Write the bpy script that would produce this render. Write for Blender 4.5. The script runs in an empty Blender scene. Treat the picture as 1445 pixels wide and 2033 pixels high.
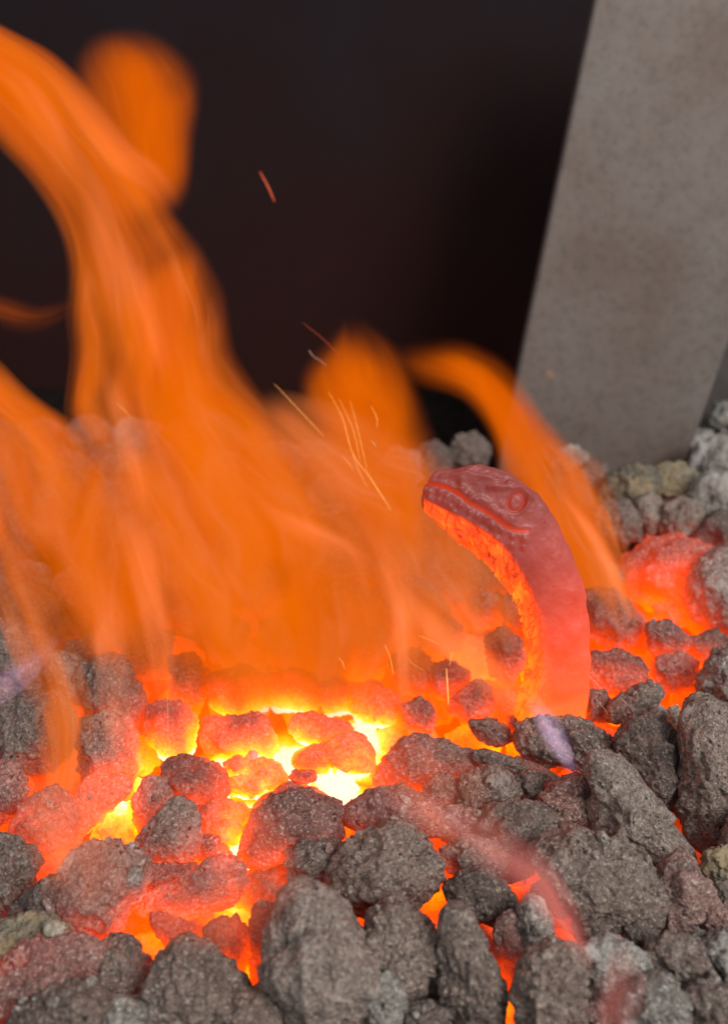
import bpy, math, random
import numpy as np
from mathutils import Vector, Matrix

S = bpy.context.scene
C = S.collection
R = math.radians
rng = np.random.default_rng(7)
random.seed(7)

# ------------------------------------------------------------------ camera
H = 0.30                       # eye height above the bed of coke, metres
PITCH = R(30)
VF = R(60)
W_PX, H_PX = 1445.0, 2033.0
F = H_PX / 2 / math.tan(VF / 2)
cam_d = bpy.data.cameras.new('camera')
cam = bpy.data.objects.new('camera', cam_d)
C.objects.link(cam)
S.camera = cam
cam.location = (0, 0, H)
cam.rotation_euler = (math.pi / 2 - PITCH, 0, 0)
cam_d.sensor_fit = 'VERTICAL'
cam_d.sensor_height = 24
cam_d.lens = 12 / math.tan(VF / 2)
cam_d.clip_start = 0.01
cam_d.clip_end = 50
cam_d.dof.use_dof = True
cam_d.dof.focus_distance = 0.375
cam_d.dof.aperture_fstop = 4.0

# ------------------------------------------------------------------ light
W = bpy.data.worlds.new('World')
S.world = W
W.use_nodes = True
bg = W.node_tree.nodes['Background']
bg.inputs[0].default_value = (0.92, 0.96, 1.0, 1)
bg.inputs[1].default_value = 0.48


def area(name, loc, target, size, power, col):
    l = bpy.data.lights.new(name, 'AREA')
    l.size = size
    l.energy = power
    l.color = col
    o = bpy.data.objects.new(name, l)
    C.objects.link(o)
    o.location = loc
    o.rotation_euler = (Vector(target) - Vector(loc)).to_track_quat('-Z', 'Y').to_euler()
    return o


area('daylight_softbox', (0.95, -0.55, 1.35), (0.05, 0.42, 0), 0.8, 27.0, (1.0, 0.955, 0.91))  # added soft area lamp standing for daylight from above right

S.view_settings.view_transform = 'Standard'
S.view_settings.look = 'None'
S.view_settings.exposure = 0
S.view_settings.gamma = 1
cy = S.cycles
cy.use_denoising = True
cy.denoiser = 'OPENIMAGEDENOISE'
cy.denoising_prefilter = 'ACCURATE'
cy.max_bounces = 6
cy.diffuse_bounces = 3
cy.glossy_bounces = 2
cy.transmission_bounces = 2
cy.volume_bounces = 0
cy.transparent_max_bounces = 48
cy.volume_max_steps = 64
cy.volume_step_rate = 0.6
cy.sample_clamp_indirect = 4

# ------------------------------------------------------------------ projection helpers
FW = np.array([0, math.cos(PITCH), -math.sin(PITCH)])
RT = np.array([1.0, 0, 0])
UP = np.array([0, math.sin(PITCH), math.cos(PITCH)])
EYE = np.array([0, 0, H])


def ray(px, py):
    return FW + (px - W_PX / 2) / F * RT - (py - H_PX / 2) / F * UP


def bed(px, py, h=0.0):
    d = ray(px, py)
    return EYE + d * ((h - H) / d[2])


def at(px, py, Y):
    d = ray(px, py)
    return EYE + d * (Y / d[1])


def depth(P):
    return float(np.dot(P - EYE, FW))


# ------------------------------------------------------------------ numpy gradient noise
def _hash(ix, iy, iz, s):
    h = (ix * 374761393 + iy * 668265263 + iz * 2147483647 + s * 974634777) & 0xFFFFFFFF
    h = ((h ^ (h >> 13)) * 1274126177) & 0xFFFFFFFF
    h = h ^ (h >> 16)
    return (h & 0xFFFF) / 32767.5 - 1.0


def vnoise(P, s=0):
    I = np.floor(P).astype(np.int64)
    f = P - I
    u = f * f * f * (f * (f * 6 - 15) + 10)
    r = 0
    for dx in (0, 1):
        for dy in (0, 1):
            for dz in (0, 1):
                w = (u[:, 0] if dx else 1 - u[:, 0]) * (u[:, 1] if dy else 1 - u[:, 1]) * (u[:, 2] if dz else 1 - u[:, 2])
                r = r + w * _hash(I[:, 0] + dx, I[:, 1] + dy, I[:, 2] + dz, s)
    return r


def fbm(P, octaves=4, s=0, gain=0.5):
    a, t, r = 1.0, 0.0, 0
    for k in range(octaves):
        r = r + a * vnoise(P * (2.03 ** k) + 17.3 * k, s + k)
        t += a
        a *= gain
    return r / t


# ------------------------------------------------------------------ heat: how hot the fire is over the bed
HS = []   # (world x, y, amp, sx, sy)


def hsrc(px, py, amp, sx, sy):
    p = bed(px, py, -0.02)
    HS.append((p[0], p[1], amp, sx, sy))


hsrc(600, 1530, 1.0, 0.026, 0.022)
hsrc(500, 1570, 1.08, 0.018, 0.010)
hsrc(500, 1570, 0.98, 0.022, 0.016)
hsrc(690, 1560, 1.08, 0.020, 0.018)
hsrc(560, 1465, 1.04, 0.030, 0.022)
hsrc(700, 1470, 0.98, 0.030, 0.018)
hsrc(430, 1490, 1.0, 0.020, 0.025)
hsrc(600, 1500, 0.78, 0.080, 0.070)
hsrc(480, 1700, 1.02, 0.014, 0.022)
hsrc(460, 1810, 0.84, 0.012, 0.012)
hsrc(565, 1790, 0.80, 0.010, 0.007)
hsrc(470, 1760, 0.68, 0.045, 0.030)
hsrc(480, 1920, 0.72, 0.018, 0.014)
hsrc(330, 1880, 0.70, 0.035, 0.020)
hsrc(240, 1640, 0.92, 0.022, 0.018)
hsrc(310, 1540, 0.92, 0.020, 0.020)
hsrc(110, 1700, 0.66, 0.028, 0.020)
hsrc(20, 1640, 0.64, 0.02, 0.014)
hsrc(100, 1520, 0.64, 0.04, 0.02)
hsrc(60, 2010, 0.62, 0.035, 0.016)
hsrc(200, 1960, 0.60, 0.018, 0.012)
hsrc(1000, 1480, 0.76, 0.030, 0.012)
hsrc(900, 1440, 0.70, 0.050, 0.030)
hsrc(1120, 1400, 0.72, 0.045, 0.025)
hsrc(1200, 1410, 0.74, 0.030, 0.015)
hsrc(860, 1640, 0.66, 0.030, 0.008)
hsrc(1340, 1360, 0.70, 0.035, 0.022)
hsrc(1330, 1230, 0.64, 0.05, 0.035)
hsrc(1250, 1290, 0.70, 0.05, 0.04)
hsrc(1320, 1150, 0.66, 0.05, 0.05)
hsrc(1050, 1300, 0.74, 0.06, 0.06)
hsrc(800, 1300, 0.72, 0.10, 0.09)
hsrc(500, 1190, 0.60, 0.04, 0.05)
hsrc(400, 1350, 0.68, 0.08, 0.06)
hsrc(400, 1720, 0.60, 0.10, 0.07)
hsrc(150, 1930, 0.56, 0.06, 0.05)
hsrc(600, 1640, 0.60, 0.12, 0.06)
hsrc(300, 1480, 0.66, 0.06, 0.04)
hsrc(865, 1790, 0.78, 0.013, 0.010)
hsrc(850, 1840, 0.64, 0.012, 0.010)
hsrc(1010, 1760, 0.72, 0.010, 0.010)
hsrc(1100, 1790, 0.56, 0.010, 0.008)
hsrc(990, 1840, 0.62, 0.008, 0.010)
hsrc(1115, 1870, 0.58, 0.022, 0.010)
hsrc(1200, 1860, 0.62, 0.014, 0.006)
hsrc(998, 1990, 0.78, 0.010, 0.012)
hsrc(815, 2010, 0.66, 0.014, 0.008)
hsrc(1180, 2005, 0.72, 0.008, 0.006)
hsrc(1070, 1545, 0.62, 0.03, 0.006)
hsrc(1040, 1590, 0.62, 0.012, 0.006)
hsrc(700, 1830, 0.62, 0.025, 0.014)
hsrc(650, 1780, 0.66, 0.02, 0.008)
hsrc(420, 2030, 0.62, 0.014, 0.006)
hsrc(1330, 1600, 0.50, 0.02, 0.02)
hsrc(1400, 1680, 0.46, 0.03, 0.02)
hsrc(900, 1720, 0.46, 0.10, 0.05)
hsrc(1200, 1850, 0.40, 0.10, 0.05)
HSA = np.array(HS)


def heat(P):
    """P: world points (n x 3) -> heat at that place of the fire (before cooling by height)"""
    v = np.zeros(len(P))
    s = np.zeros(len(P))
    for x, y, a, sx, sy in HSA:
        g = a * np.exp(-(((P[:, 0] - x) / sx) ** 2 + ((P[:, 1] - y) / sy) ** 2) * 0.5)
        v = np.maximum(v, g)
        s = s + g
    return np.minimum(0.90 * v + 0.030 * s, 1.08)


# ------------------------------------------------------------------ materials
def new_mat(name):
    m = bpy.data.materials.new(name)
    m.use_nodes = True
    nt = m.node_tree
    for n in list(nt.nodes):
        nt.nodes.remove(n)
    out = nt.nodes.new('ShaderNodeOutputMaterial')
    return m, nt, out


def N(nt, t, **kw):
    n = nt.nodes.new(t)
    for k, v in kw.items():
        setattr(n, k, v)
    return n


def setin(n, **kw):
    for k, v in kw.items():
        n.inputs[k.replace('_', ' ')].default_value = v


def ramp(nt, stops, src=None, interp='LINEAR'):
    r = nt.nodes.new('ShaderNodeValToRGB')
    el = r.color_ramp.elements
    r.color_ramp.interpolation = interp
    el.remove(el[1])
    el[0].position = stops[0][0]
    el[0].color = (*stops[0][1], 1)
    for p, c in stops[1:]:
        el.new(p).color = (*c, 1)
    if src is not None:
        nt.links.new(src, r.inputs[0])
    return r


def math_n(nt, op, a, b=None, c=None, clamp=False):
    n = nt.nodes.new('ShaderNodeMath')
    n.operation = op
    n.use_clamp = clamp
    for i, v in enumerate((a, b, c)):
        if v is None:
            continue
        if isinstance(v, (int, float)):
            n.inputs[i].default_value = v
        else:
            nt.links.new(v, n.inputs[i])
    return n.outputs[0]


HOT = [(0.14, (0, 0, 0)), (0.26, (0.05, 0.003, 0.002)), (0.36, (0.17, 0.010, 0.002)), (0.46, (0.50, 0.028, 0.001)), (0.56, (1.05, 0.058, 0.0)),
       (0.68, (1.6, 0.095, 0.0)), (0.78, (1.7, 0.22, 0.0)), (0.88, (1.8, 0.50, 0.0)), (0.96, (1.8, 0.78, 0.03)), (1.05, (1.8, 1.0, 0.60))]


def hot_emission(nt, tval):
    """incandescence: colour by temperature, brighter when hotter"""
    r = ramp(nt, HOT, tval)
    st = nt.nodes.new('ShaderNodeMapRange')
    nt.links.new(tval, st.inputs[0])
    st.inputs[1].default_value = 0.55
    st.inputs[2].default_value = 1.0
    st.inputs[3].default_value = 1.0
    st.inputs[4].default_value = 1.3
    return r.outputs[0], st.outputs[0]


def coke_material(name, c1, c2, fleck, fleck_amt=0.5, ash=None, at0=0.44):
    m, nt, out = new_mat(name)
    L = nt.links
    bs = N(nt, 'ShaderNodeBsdfPrincipled')
    tc = N(nt, 'ShaderNodeTexCoord')
    oi = N(nt, 'ShaderNodeObjectInfo')
    off = N(nt, 'ShaderNodeVectorMath', operation='ADD')
    L.new(tc.outputs['Object'], off.inputs[0])
    rs = math_n(nt, 'MULTIPLY', oi.outputs['Random'], 3.0)
    L.new(rs, off.inputs[1])
    V = off.outputs[0]
    n1 = N(nt, 'ShaderNodeTexNoise'); setin(n1, Scale=110.0, Detail=6.0, Roughness=0.65); L.new(V, n1.inputs['Vector'])
    n2 = N(nt, 'ShaderNodeTexNoise'); setin(n2, Scale=620.0, Detail=4.0, Roughness=0.7); L.new(V, n2.inputs['Vector'])
    vo = N(nt, 'ShaderNodeTexVoronoi'); setin(vo, Scale=520.0); L.new(V, vo.inputs['Vector'])
    vp = N(nt, 'ShaderNodeTexVoronoi'); setin(vp, Scale=270.0); L.new(V, vp.inputs['Vector'])
    fl = N(nt, 'ShaderNodeTexNoise'); setin(fl, Scale=700.0, Detail=4.0, Roughness=0.7); L.new(V, fl.inputs['Vector'])
    col = ramp(nt, [(0.30, c1), (0.72, c2)], n1.outputs[0])
    tone = N(nt, 'ShaderNodeMix', data_type='RGBA', blend_type='MULTIPLY')
    tone.inputs[0].default_value = 1
    L.new(col.outputs[0], tone.inputs[6])
    tr = ramp(nt, [(0, (0.72, 0.70, 0.68)), (0.5, (1, 0.96, 0.93)), (1, (1.15, 1.18, 1.18))], oi.outputs['Random'])
    L.new(tr.outputs[0], tone.inputs[7])
    gr = ramp(nt, [(0.34, (0.42, 0.40, 0.38)), (0.5, (0.95, 0.95, 0.95)), (0.66, (1.45, 1.42, 1.38))], n2.outputs[0])
    tn2 = N(nt, 'ShaderNodeMix', data_type='RGBA', blend_type='MULTIPLY'); tn2.inputs[0].default_value = 1
    L.new(tone.outputs[2], tn2.inputs[6]); L.new(gr.outputs[0], tn2.inputs[7])
    tone = tn2
    # open pores: dark pits
    pit = ramp(nt, [(0.10, (1, 1, 1)), (0.30, (0, 0, 0))], vp.outputs['Distance'])
    pm = ramp(nt, [(0.50, (0, 0, 0)), (0.60, (1, 1, 1))], n1.outputs[0])
    pv = math_n(nt, 'MULTIPLY', pit.outputs[0], pm.outputs[0])
    pore = N(nt, 'ShaderNodeMix', data_type='RGBA'); L.new(pv, pore.inputs[0])
    L.new(tone.outputs[2], pore.inputs[6]); pore.inputs[7].default_value = (0.03, 0.027, 0.025, 1)
    # bright flecks: sparkle of the coke painted into the colour
    fr = ramp(nt, [(0.55, (0, 0, 0)), (0.63, (1, 1, 1))], fl.outputs[0])
    fa = math_n(nt, 'MULTIPLY', fr.outputs[0], fleck_amt)
    mx = N(nt, 'ShaderNodeMix', data_type='RGBA'); L.new(fa, mx.inputs[0])
    L.new(pore.outputs[2], mx.inputs[6]); mx.inputs[7].default_value = (*fleck, 1)
    last = mx.outputs[2]
    if ash:
        na = N(nt, 'ShaderNodeTexNoise'); setin(na, Scale=60.0, Detail=5.0, Roughness=0.6); L.new(V, na.inputs['Vector'])
        ar = ramp(nt, [(at0, (0, 0, 0)), (at0 + 0.14, (1, 1, 1))], na.outputs[0])
        ma = N(nt, 'ShaderNodeMix', data_type='RGBA'); L.new(ar.outputs[0], ma.inputs[0])
        L.new(last, ma.inputs[6]); ma.inputs[7].default_value = (*ash, 1)
        last = ma.outputs[2]
    L.new(last, bs.inputs['Base Color'])
    rr = ramp(nt, [(0.45, (0.85, 0.85, 0.85)), (0.7, (0.38, 0.38, 0.38))], fl.outputs[0])
    L.new(rr.outputs[0], bs.inputs['Roughness'])
    bs.inputs['Specular IOR Level'].default_value = 0.12 if name == 'cinder_dust' else 0.7
    # relief
    h1 = math_n(nt, 'MULTIPLY', n2.outputs[0], 1.0)
    h2 = math_n(nt, 'MULTIPLY_ADD', vo.outputs['Distance'], 0.45, h1)
    h3 = math_n(nt, 'MULTIPLY_ADD', pv, -0.9, h2)
    h4 = math_n(nt, 'MULTIPLY_ADD', n1.outputs[0], 1.6, h3)
    bp = N(nt, 'ShaderNodeBump'); setin(bp, Strength=1.0, Distance=0.0021); L.new(h4, bp.inputs['Height'])
    L.new(bp.outputs[0], bs.inputs['Normal'])
    # incandescence
    at_ = N(nt, 'ShaderNodeAttribute', attribute_name='incandescence')
    nz = math_n(nt, 'SUBTRACT', n1.outputs[0], 0.5)
    t1 = math_n(nt, 'MULTIPLY_ADD', nz, 0.14, at_.outputs['Fac'])
    nz2 = math_n(nt, 'SUBTRACT', n2.outputs[0], 0.5)
    t2 = math_n(nt, 'MULTIPLY_ADD', nz2, 0.10, t1)
    e, s = hot_emission(nt, t2)
    L.new(e, bs.inputs['Emission Color']); L.new(s, bs.inputs['Emission Strength'])
    L.new(bs.outputs[0], out.inputs['Surface'])
    m.cycles.emission_sampling = 'NONE'
    return m


M_COKE = coke_material('coke', (0.150, 0.108, 0.088), (0.375, 0.290, 0.245), (0.80, 0.72, 0.63), 0.5, ash=(0.46, 0.42, 0.37), at0=0.60)
M_DARK = coke_material('dark_coke', (0.095, 0.068, 0.057), (0.27, 0.205, 0.175), (0.70, 0.60, 0.52), 0.45)
M_PALE = coke_material('ashy_coke', (0.18, 0.160, 0.137), (0.40, 0.37, 0.335), (0.85, 0.84, 0.80), 0.65, ash=(0.55, 0.55, 0.50), at0=0.52)
M_ROSE = coke_material('rosy_coke', (0.19, 0.105, 0.088), (0.38, 0.225, 0.19), (0.85, 0.70, 0.64), 0.65)
M_OCHRE = coke_material('ochre_coke', (0.17, 0.145, 0.10), (0.34, 0.31, 0.24), (0.7, 0.66, 0.5), 0.45, ash=(0.42, 0.33, 0.19))
M_BED = coke_material('cinder_dust', (0.011, 0.008, 0.007), (0.026, 0.019, 0.016), (0.10, 0.08, 0.07), 0.15)
M_CLINK = coke_material('clinker', (0.38, 0.34, 0.26), (0.55, 0.50, 0.40), (0.8, 0.78, 0.7), 0.3)
MATS = dict(g=M_COKE, d=M_DARK, p=M_PALE, r=M_ROSE, o=M_OCHRE, c=M_CLINK)
TONE = dict(g='grey', d='dark grey', p='pale ashy', r='rosy grey', o='ochre crusted', c='cream coloured')

# ------------------------------------------------------------------ mesh helpers
_ico = {}


def ico(level):
    if level not in _ico:
        import bmesh
        bm = bmesh.new()
        bmesh.ops.create_icosphere(bm, subdivisions=level, radius=1)
        v = np.array([x.co[:] for x in bm.verts])
        f = np.array([[q.index for q in x.verts] for x in bm.faces])
        bm.free()
        v /= np.linalg.norm(v, axis=1)[:, None]
        _ico[level] = (v, f)
    return _ico[level]


def mesh_from(name, V, Fc, mat, smooth=True, attr=None):
    me = bpy.data.meshes.new(name)
    k = Fc.shape[1]
    me.vertices.add(len(V))
    me.vertices.foreach_set('co', np.ascontiguousarray(V, dtype=np.float32).ravel())
    me.loops.add(Fc.size)
    me.loops.foreach_set('vertex_index', Fc.astype(np.int32).ravel())
    me.polygons.add(len(Fc))
    me.polygons.foreach_set('loop_start', np.arange(0, Fc.size, k, dtype=np.int32))
    me.polygons.foreach_set('loop_total', np.full(len(Fc), k, dtype=np.int32))
    me.polygons.foreach_set('use_smooth', np.full(len(Fc), smooth, dtype=bool))
    me.update(calc_edges=True)
    me.validate()
    for an, av in (attr or {}).items():
        a = me.attributes.new(an, 'FLOAT', 'POINT')
        a.data.foreach_set('value', np.ascontiguousarray(av, dtype=np.float32))
    me.materials.append(mat)
    return me


def link(name, me, loc=(0, 0, 0), parent=None):
    o = bpy.data.objects.new(name, me)
    o.location = loc
    C.objects.link(o)
    if parent:
        o.parent = parent
    return o


def tag(o, label=None, cat=None, group=None, kind=None):
    if label: o['label'] = label
    if cat: o['category'] = cat
    if group: o['group'] = group
    if kind: o['kind'] = kind
    return o


# ------------------------------------------------------------------ ground of the fire: the ember bed
def make_bed():
    nx, ny = 420, 420
    xs = np.linspace(-0.75, 0.75, nx)
    ys = np.linspace(-0.05, 1.0, ny)
    X, Y = np.meshgrid(xs, ys)
    P = np.stack([X.ravel(), Y.ravel(), np.zeros(nx * ny)], 1)
    z = -0.040 + 0.010 * fbm(P * 38, 4, 90) + 0.005 * np.abs(fbm(P * 120, 3, 94))
    P[:, 2] = z
    i = np.arange(nx * ny).reshape(ny, nx)
    Fc = np.stack([i[:-1, :-1], i[:-1, 1:], i[1:, 1:], i[1:, :-1]], -1).reshape(-1, 4)
    hv = heat(P) * 1.0 - 6.0 * (z + 0.040)
    o = link('ember_bed', mesh_from('ember_bed', P, Fc, M_BED, attr={'incandescence': hv}))
    tag(o, 'bed of glowing embers and cinders under the loose coke', 'embers', kind='structure')


make_bed()

# back wall of the forge hood
def box_mesh(name, corners_front, thick_dir, mat):
    f = [np.array(c) for c in corners_front]
    t = np.array(thick_dir)
    V = np.array(f + [c + t for c in f])
    n = len(f)
    faces = [list(range(n))[::-1], list(range(n, 2 * n))] + [[i, (i + 1) % n, (i + 1) % n + n, i + n] for i in range(n)]
    me = bpy.data.meshes.new(name)
    me.from_pydata([tuple(v) for v in V], [], faces)
    import bmesh
    bm = bmesh.new(); bm.from_mesh(me)
    bmesh.ops.recalc_face_normals(bm, faces=bm.faces[:])
    bmesh.ops.bevel(bm, geom=bm.edges[:], offset=0.0012, segments=2, affect='EDGES')
    bm.to_mesh(me); bm.free()
    me.materials.append(mat)
    return me


def soot_material():
    m, nt, out = new_mat('sooty_steel')
    bs = N(nt, 'ShaderNodeBsdfPrincipled')
    tc = N(nt, 'ShaderNodeTexCoord')
    n = N(nt, 'ShaderNodeTexNoise'); setin(n, Scale=9.0, Detail=6.0, Roughness=0.6); nt.links.new(tc.outputs['Object'], n.inputs['Vector'])
    r = ramp(nt, [(0.3, (0.008, 0.0085, 0.011)), (0.75, (0.015, 0.015, 0.019))], n.outputs[0])
    # red firelight on the lower wall, painted into the base colour
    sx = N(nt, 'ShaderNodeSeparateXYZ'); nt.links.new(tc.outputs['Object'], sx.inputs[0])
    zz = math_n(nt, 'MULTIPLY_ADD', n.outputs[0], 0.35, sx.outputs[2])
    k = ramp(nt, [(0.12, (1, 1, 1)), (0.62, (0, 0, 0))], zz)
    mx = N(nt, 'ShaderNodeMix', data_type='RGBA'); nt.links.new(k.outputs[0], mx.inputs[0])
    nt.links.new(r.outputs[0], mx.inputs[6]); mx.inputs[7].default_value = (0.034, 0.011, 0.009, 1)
    nt.links.new(mx.outputs[2], bs.inputs['Base Color'])
    bs.inputs['Roughness'].default_value = 0.9
    bs.inputs['Specular IOR Level'].default_value = 0.15
    nt.links.new(bs.outputs[0], out.inputs[0])
    return m


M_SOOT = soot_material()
YW = 0.84
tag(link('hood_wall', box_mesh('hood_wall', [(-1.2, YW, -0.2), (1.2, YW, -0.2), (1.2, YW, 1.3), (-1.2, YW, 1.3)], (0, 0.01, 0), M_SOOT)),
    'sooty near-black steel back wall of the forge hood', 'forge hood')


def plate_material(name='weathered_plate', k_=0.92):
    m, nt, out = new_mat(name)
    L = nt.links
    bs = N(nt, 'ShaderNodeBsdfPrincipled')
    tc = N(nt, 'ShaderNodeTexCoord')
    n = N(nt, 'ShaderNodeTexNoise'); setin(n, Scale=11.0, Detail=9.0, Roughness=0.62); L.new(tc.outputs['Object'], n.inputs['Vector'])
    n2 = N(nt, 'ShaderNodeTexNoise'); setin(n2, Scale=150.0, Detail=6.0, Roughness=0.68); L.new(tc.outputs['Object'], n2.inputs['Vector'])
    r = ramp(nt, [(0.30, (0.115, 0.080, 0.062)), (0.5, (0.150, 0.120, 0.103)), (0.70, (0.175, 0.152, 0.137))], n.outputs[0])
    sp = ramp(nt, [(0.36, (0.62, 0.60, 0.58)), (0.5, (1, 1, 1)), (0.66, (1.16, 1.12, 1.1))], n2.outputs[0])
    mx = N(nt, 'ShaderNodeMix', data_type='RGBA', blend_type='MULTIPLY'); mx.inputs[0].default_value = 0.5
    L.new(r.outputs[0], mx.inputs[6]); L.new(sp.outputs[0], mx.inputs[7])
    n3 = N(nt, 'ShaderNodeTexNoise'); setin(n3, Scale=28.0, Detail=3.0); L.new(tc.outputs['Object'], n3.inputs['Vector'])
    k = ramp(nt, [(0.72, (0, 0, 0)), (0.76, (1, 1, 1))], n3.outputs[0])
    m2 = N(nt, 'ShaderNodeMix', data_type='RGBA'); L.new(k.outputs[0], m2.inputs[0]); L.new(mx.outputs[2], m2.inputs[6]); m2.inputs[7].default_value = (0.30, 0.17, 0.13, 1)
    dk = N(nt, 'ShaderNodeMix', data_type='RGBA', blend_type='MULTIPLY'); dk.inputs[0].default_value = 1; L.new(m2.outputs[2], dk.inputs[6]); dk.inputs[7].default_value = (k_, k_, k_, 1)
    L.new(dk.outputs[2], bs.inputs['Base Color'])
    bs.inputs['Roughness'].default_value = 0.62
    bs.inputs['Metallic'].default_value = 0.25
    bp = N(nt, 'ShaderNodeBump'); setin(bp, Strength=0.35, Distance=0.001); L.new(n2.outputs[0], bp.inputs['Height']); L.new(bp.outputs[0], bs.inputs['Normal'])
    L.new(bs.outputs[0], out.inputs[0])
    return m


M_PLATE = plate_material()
M_PLATE_DK = plate_material('dark_plate', 0.42)  # same plate colours, darker overall
YP = 0.605
# leaning steel plate at the back of the fire
pc = [at(985, 950, YP), at(1350, 950, YP), at(1722, -100, YP + 0.10), at(1203, -100, YP + 0.10)]
tag(link('steel_plate', box_mesh('steel_plate', pc, (0, 0.012, 0.002), M_PLATE)),
    'wide weathered grey-brown steel plate leaning up out of the coke', 'steel plate')
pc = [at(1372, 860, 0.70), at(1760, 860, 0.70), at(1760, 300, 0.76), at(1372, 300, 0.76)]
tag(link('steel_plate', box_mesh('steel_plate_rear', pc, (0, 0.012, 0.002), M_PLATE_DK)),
    'dark steel plate just showing behind the edge of the big plate', 'steel plate')

# ------------------------------------------------------------------ coke lumps
LUMPS = []


def lump_mesh(poly, h, mat, bias=0.0, thick=0.85, level=5, rough=1.0, cool=15.0):
    pts = np.array(poly, float)
    c = (pts.min(0) + pts.max(0)) / 2
    c = 0.5 * c + 0.5 * pts.mean(0)
    Pc = bed(c[0], c[1], h)
    dd = depth(Pc)
    m = dd / F * 1.20
    q = (pts - c) * [m, -m]
    ang = np.arctan2(q[:, 1], q[:, 0])
    rad = np.hypot(q[:, 0], q[:, 1])
    o = np.argsort(ang)
    # resample the closed outline as r(theta) along its straight edges, then soften it
    th = np.linspace(-math.pi, math.pi, 181)[:-1]
    qs = q[o]
    rr = np.zeros(len(th))
    for i in range(len(qs)):
        a, b = qs[i], qs[(i + 1) % len(qs)]
        e = b - a
        dx, dy = np.cos(th), np.sin(th)
        den = dx * e[1] - dy * e[0]
        with np.errstate(divide='ignore', invalid='ignore'):
            t = (a[0] * e[1] - a[1] * e[0]) / den
            u = (a[0] * dy - a[1] * dx) / den
        ok = (t > 0) & (u >= -0.001) & (u <= 1.001) & np.isfinite(t)
        rr = np.where(ok, np.maximum(rr, t), rr)
    rr[rr == 0] = rad.mean()
    k = np.exp(-0.5 * (np.arange(-12, 13) / 2.6) ** 2); k /= k.sum()
    rr = np.convolve(np.concatenate([rr[-12:], rr, rr[:12]]), k, 'valid')
    rm = rr.mean()
    V, Fc = ico(level)
    t = np.arctan2(V[:, 1], V[:, 0])
    r = np.interp(t, np.append(th, math.pi), np.append(rr, rr[0]))
    rho = np.hypot(V[:, 0], V[:, 1])
    T = thick * min(rm, 0.9 * rr.min() + 0.35 * rm)
    # flattened facets: clip the unit sphere by a few random planes first
    U = V.copy()
    g = np.random.default_rng(int(abs(c[0] * 131 + c[1] * 977)) + 5)
    for _ in range(13):
        n = g.normal(size=3); n /= np.linalg.norm(n); n[2] = abs(n[2]) if g.random() < .7 else n[2]
        dlim = g.uniform(0.62, 0.88)
        s = U @ n
        ex = np.maximum(s - dlim, 0) * 0.92
        U = U - ex[:, None] * n
    kxy = np.clip(np.hypot(U[:, 0], U[:, 1]) / np.maximum(rho, 1e-6), 0.3, 1.0)
    kxy = np.where(rho > 0.93, np.maximum(kxy, 0.97), kxy)
    sx = rho ** 0.82 * r * kxy
    Q = np.stack([sx * np.cos(t), sx * np.sin(t), U[:, 2] * T], 1)
    sd = g.uniform(0, 50, 3)
    f1 = fbm(V * 1.7 + sd, 3, 3)
    f2 = fbm(V * 4.6 + sd, 4, 13)
    kn = 1 - np.abs(fbm(V * 3.3 + sd, 3, 29))
    fine = fbm(Q * 420 + sd, 3, 57)
    disp = rm * rough * (0.09 * f1 + 0.13 * f2 + 0.13 * (kn - 0.8)) + 0.0012 * fine
    # small pits
    pit = vnoise(Q * 330 + sd, 71)
    disp = disp - 0.0012 * np.clip(pit - 0.45, 0, 1) * 2
    Nn = Q / np.maximum(np.linalg.norm(Q, axis=1)[:, None], 1e-9)
    Q = Q + Nn * disp[:, None]
    B = np.stack([RT, UP, -FW], 0)
    Wd = Q @ B
    P = Wd + Pc
    F0 = heat(P)
    z = P[:, 2]
    # the outside air cools the upper side of each lump; its underside sits in the fire
    top = np.clip((z - (Pc[2] - 0.9 * T)) / (1.8 * T), 0, 1)
    expo = 0.12 + 0.38 * top if h > -0.012 else 0.05 + 0.20 * top
    hv = F0 * (1.04 - 0.30 * top * (h > -0.012)) - expo * 0.46 - cool * max(h, 0) * 0.3 + bias
    hv = hv + 0.10 + 0.10 * np.clip(F0 - 0.35, 0, .3) + 0.10 * np.clip(F0 - 0.68, 0, .4) * (h > -0.012) - 0.03 * f2
    return Wd, Fc, Pc, hv, rm, c


def size_word(rm):
    return 'big' if rm > 0.0185 else 'mid-sized' if rm > 0.0125 else 'small' if rm > 0.008 else 'tiny'


def shape_word(poly):
    a = np.array(poly, float)
    a = a - a.mean(0)
    w = np.sqrt(np.linalg.eigvalsh(np.cov(a.T)))
    k = w[1] / max(w[0], 1e-6)
    if k > 1.9: return 'long'
    if k > 1.4: return 'oblong'
    return 'rounded'


def lump(poly, tone='g', h=0.0, bias=0.0, label=None, **kw):
    if isinstance(poly, str):
        poly = [tuple(float(x) for x in s.split(',')) for s in poly.split()]
    pts = np.array(poly, float)
    ext = max(np.ptp(pts[:, 0]), np.ptp(pts[:, 1]))
    level = 6 if ext > 165 and pts[:, 1].mean() > 1650 and h > -0.01 else 5 if ext > 60 else 4
    V, Fc, Pc, hv, rm, c = lump_mesh(poly, h, MATS[tone], bias, level=kw.pop('level', level), **kw)
    o = link('coke_lump', mesh_from('coke_lump', V, Fc, MATS[tone], attr={'incandescence': hv}), Pc)
    q = np.percentile(hv, 70)
    LUMPS.append(dict(o=o, c=c, rm=rm, h=h, tone=tone, hot=q, shape=shape_word(poly), label=label))
    return o


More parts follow.
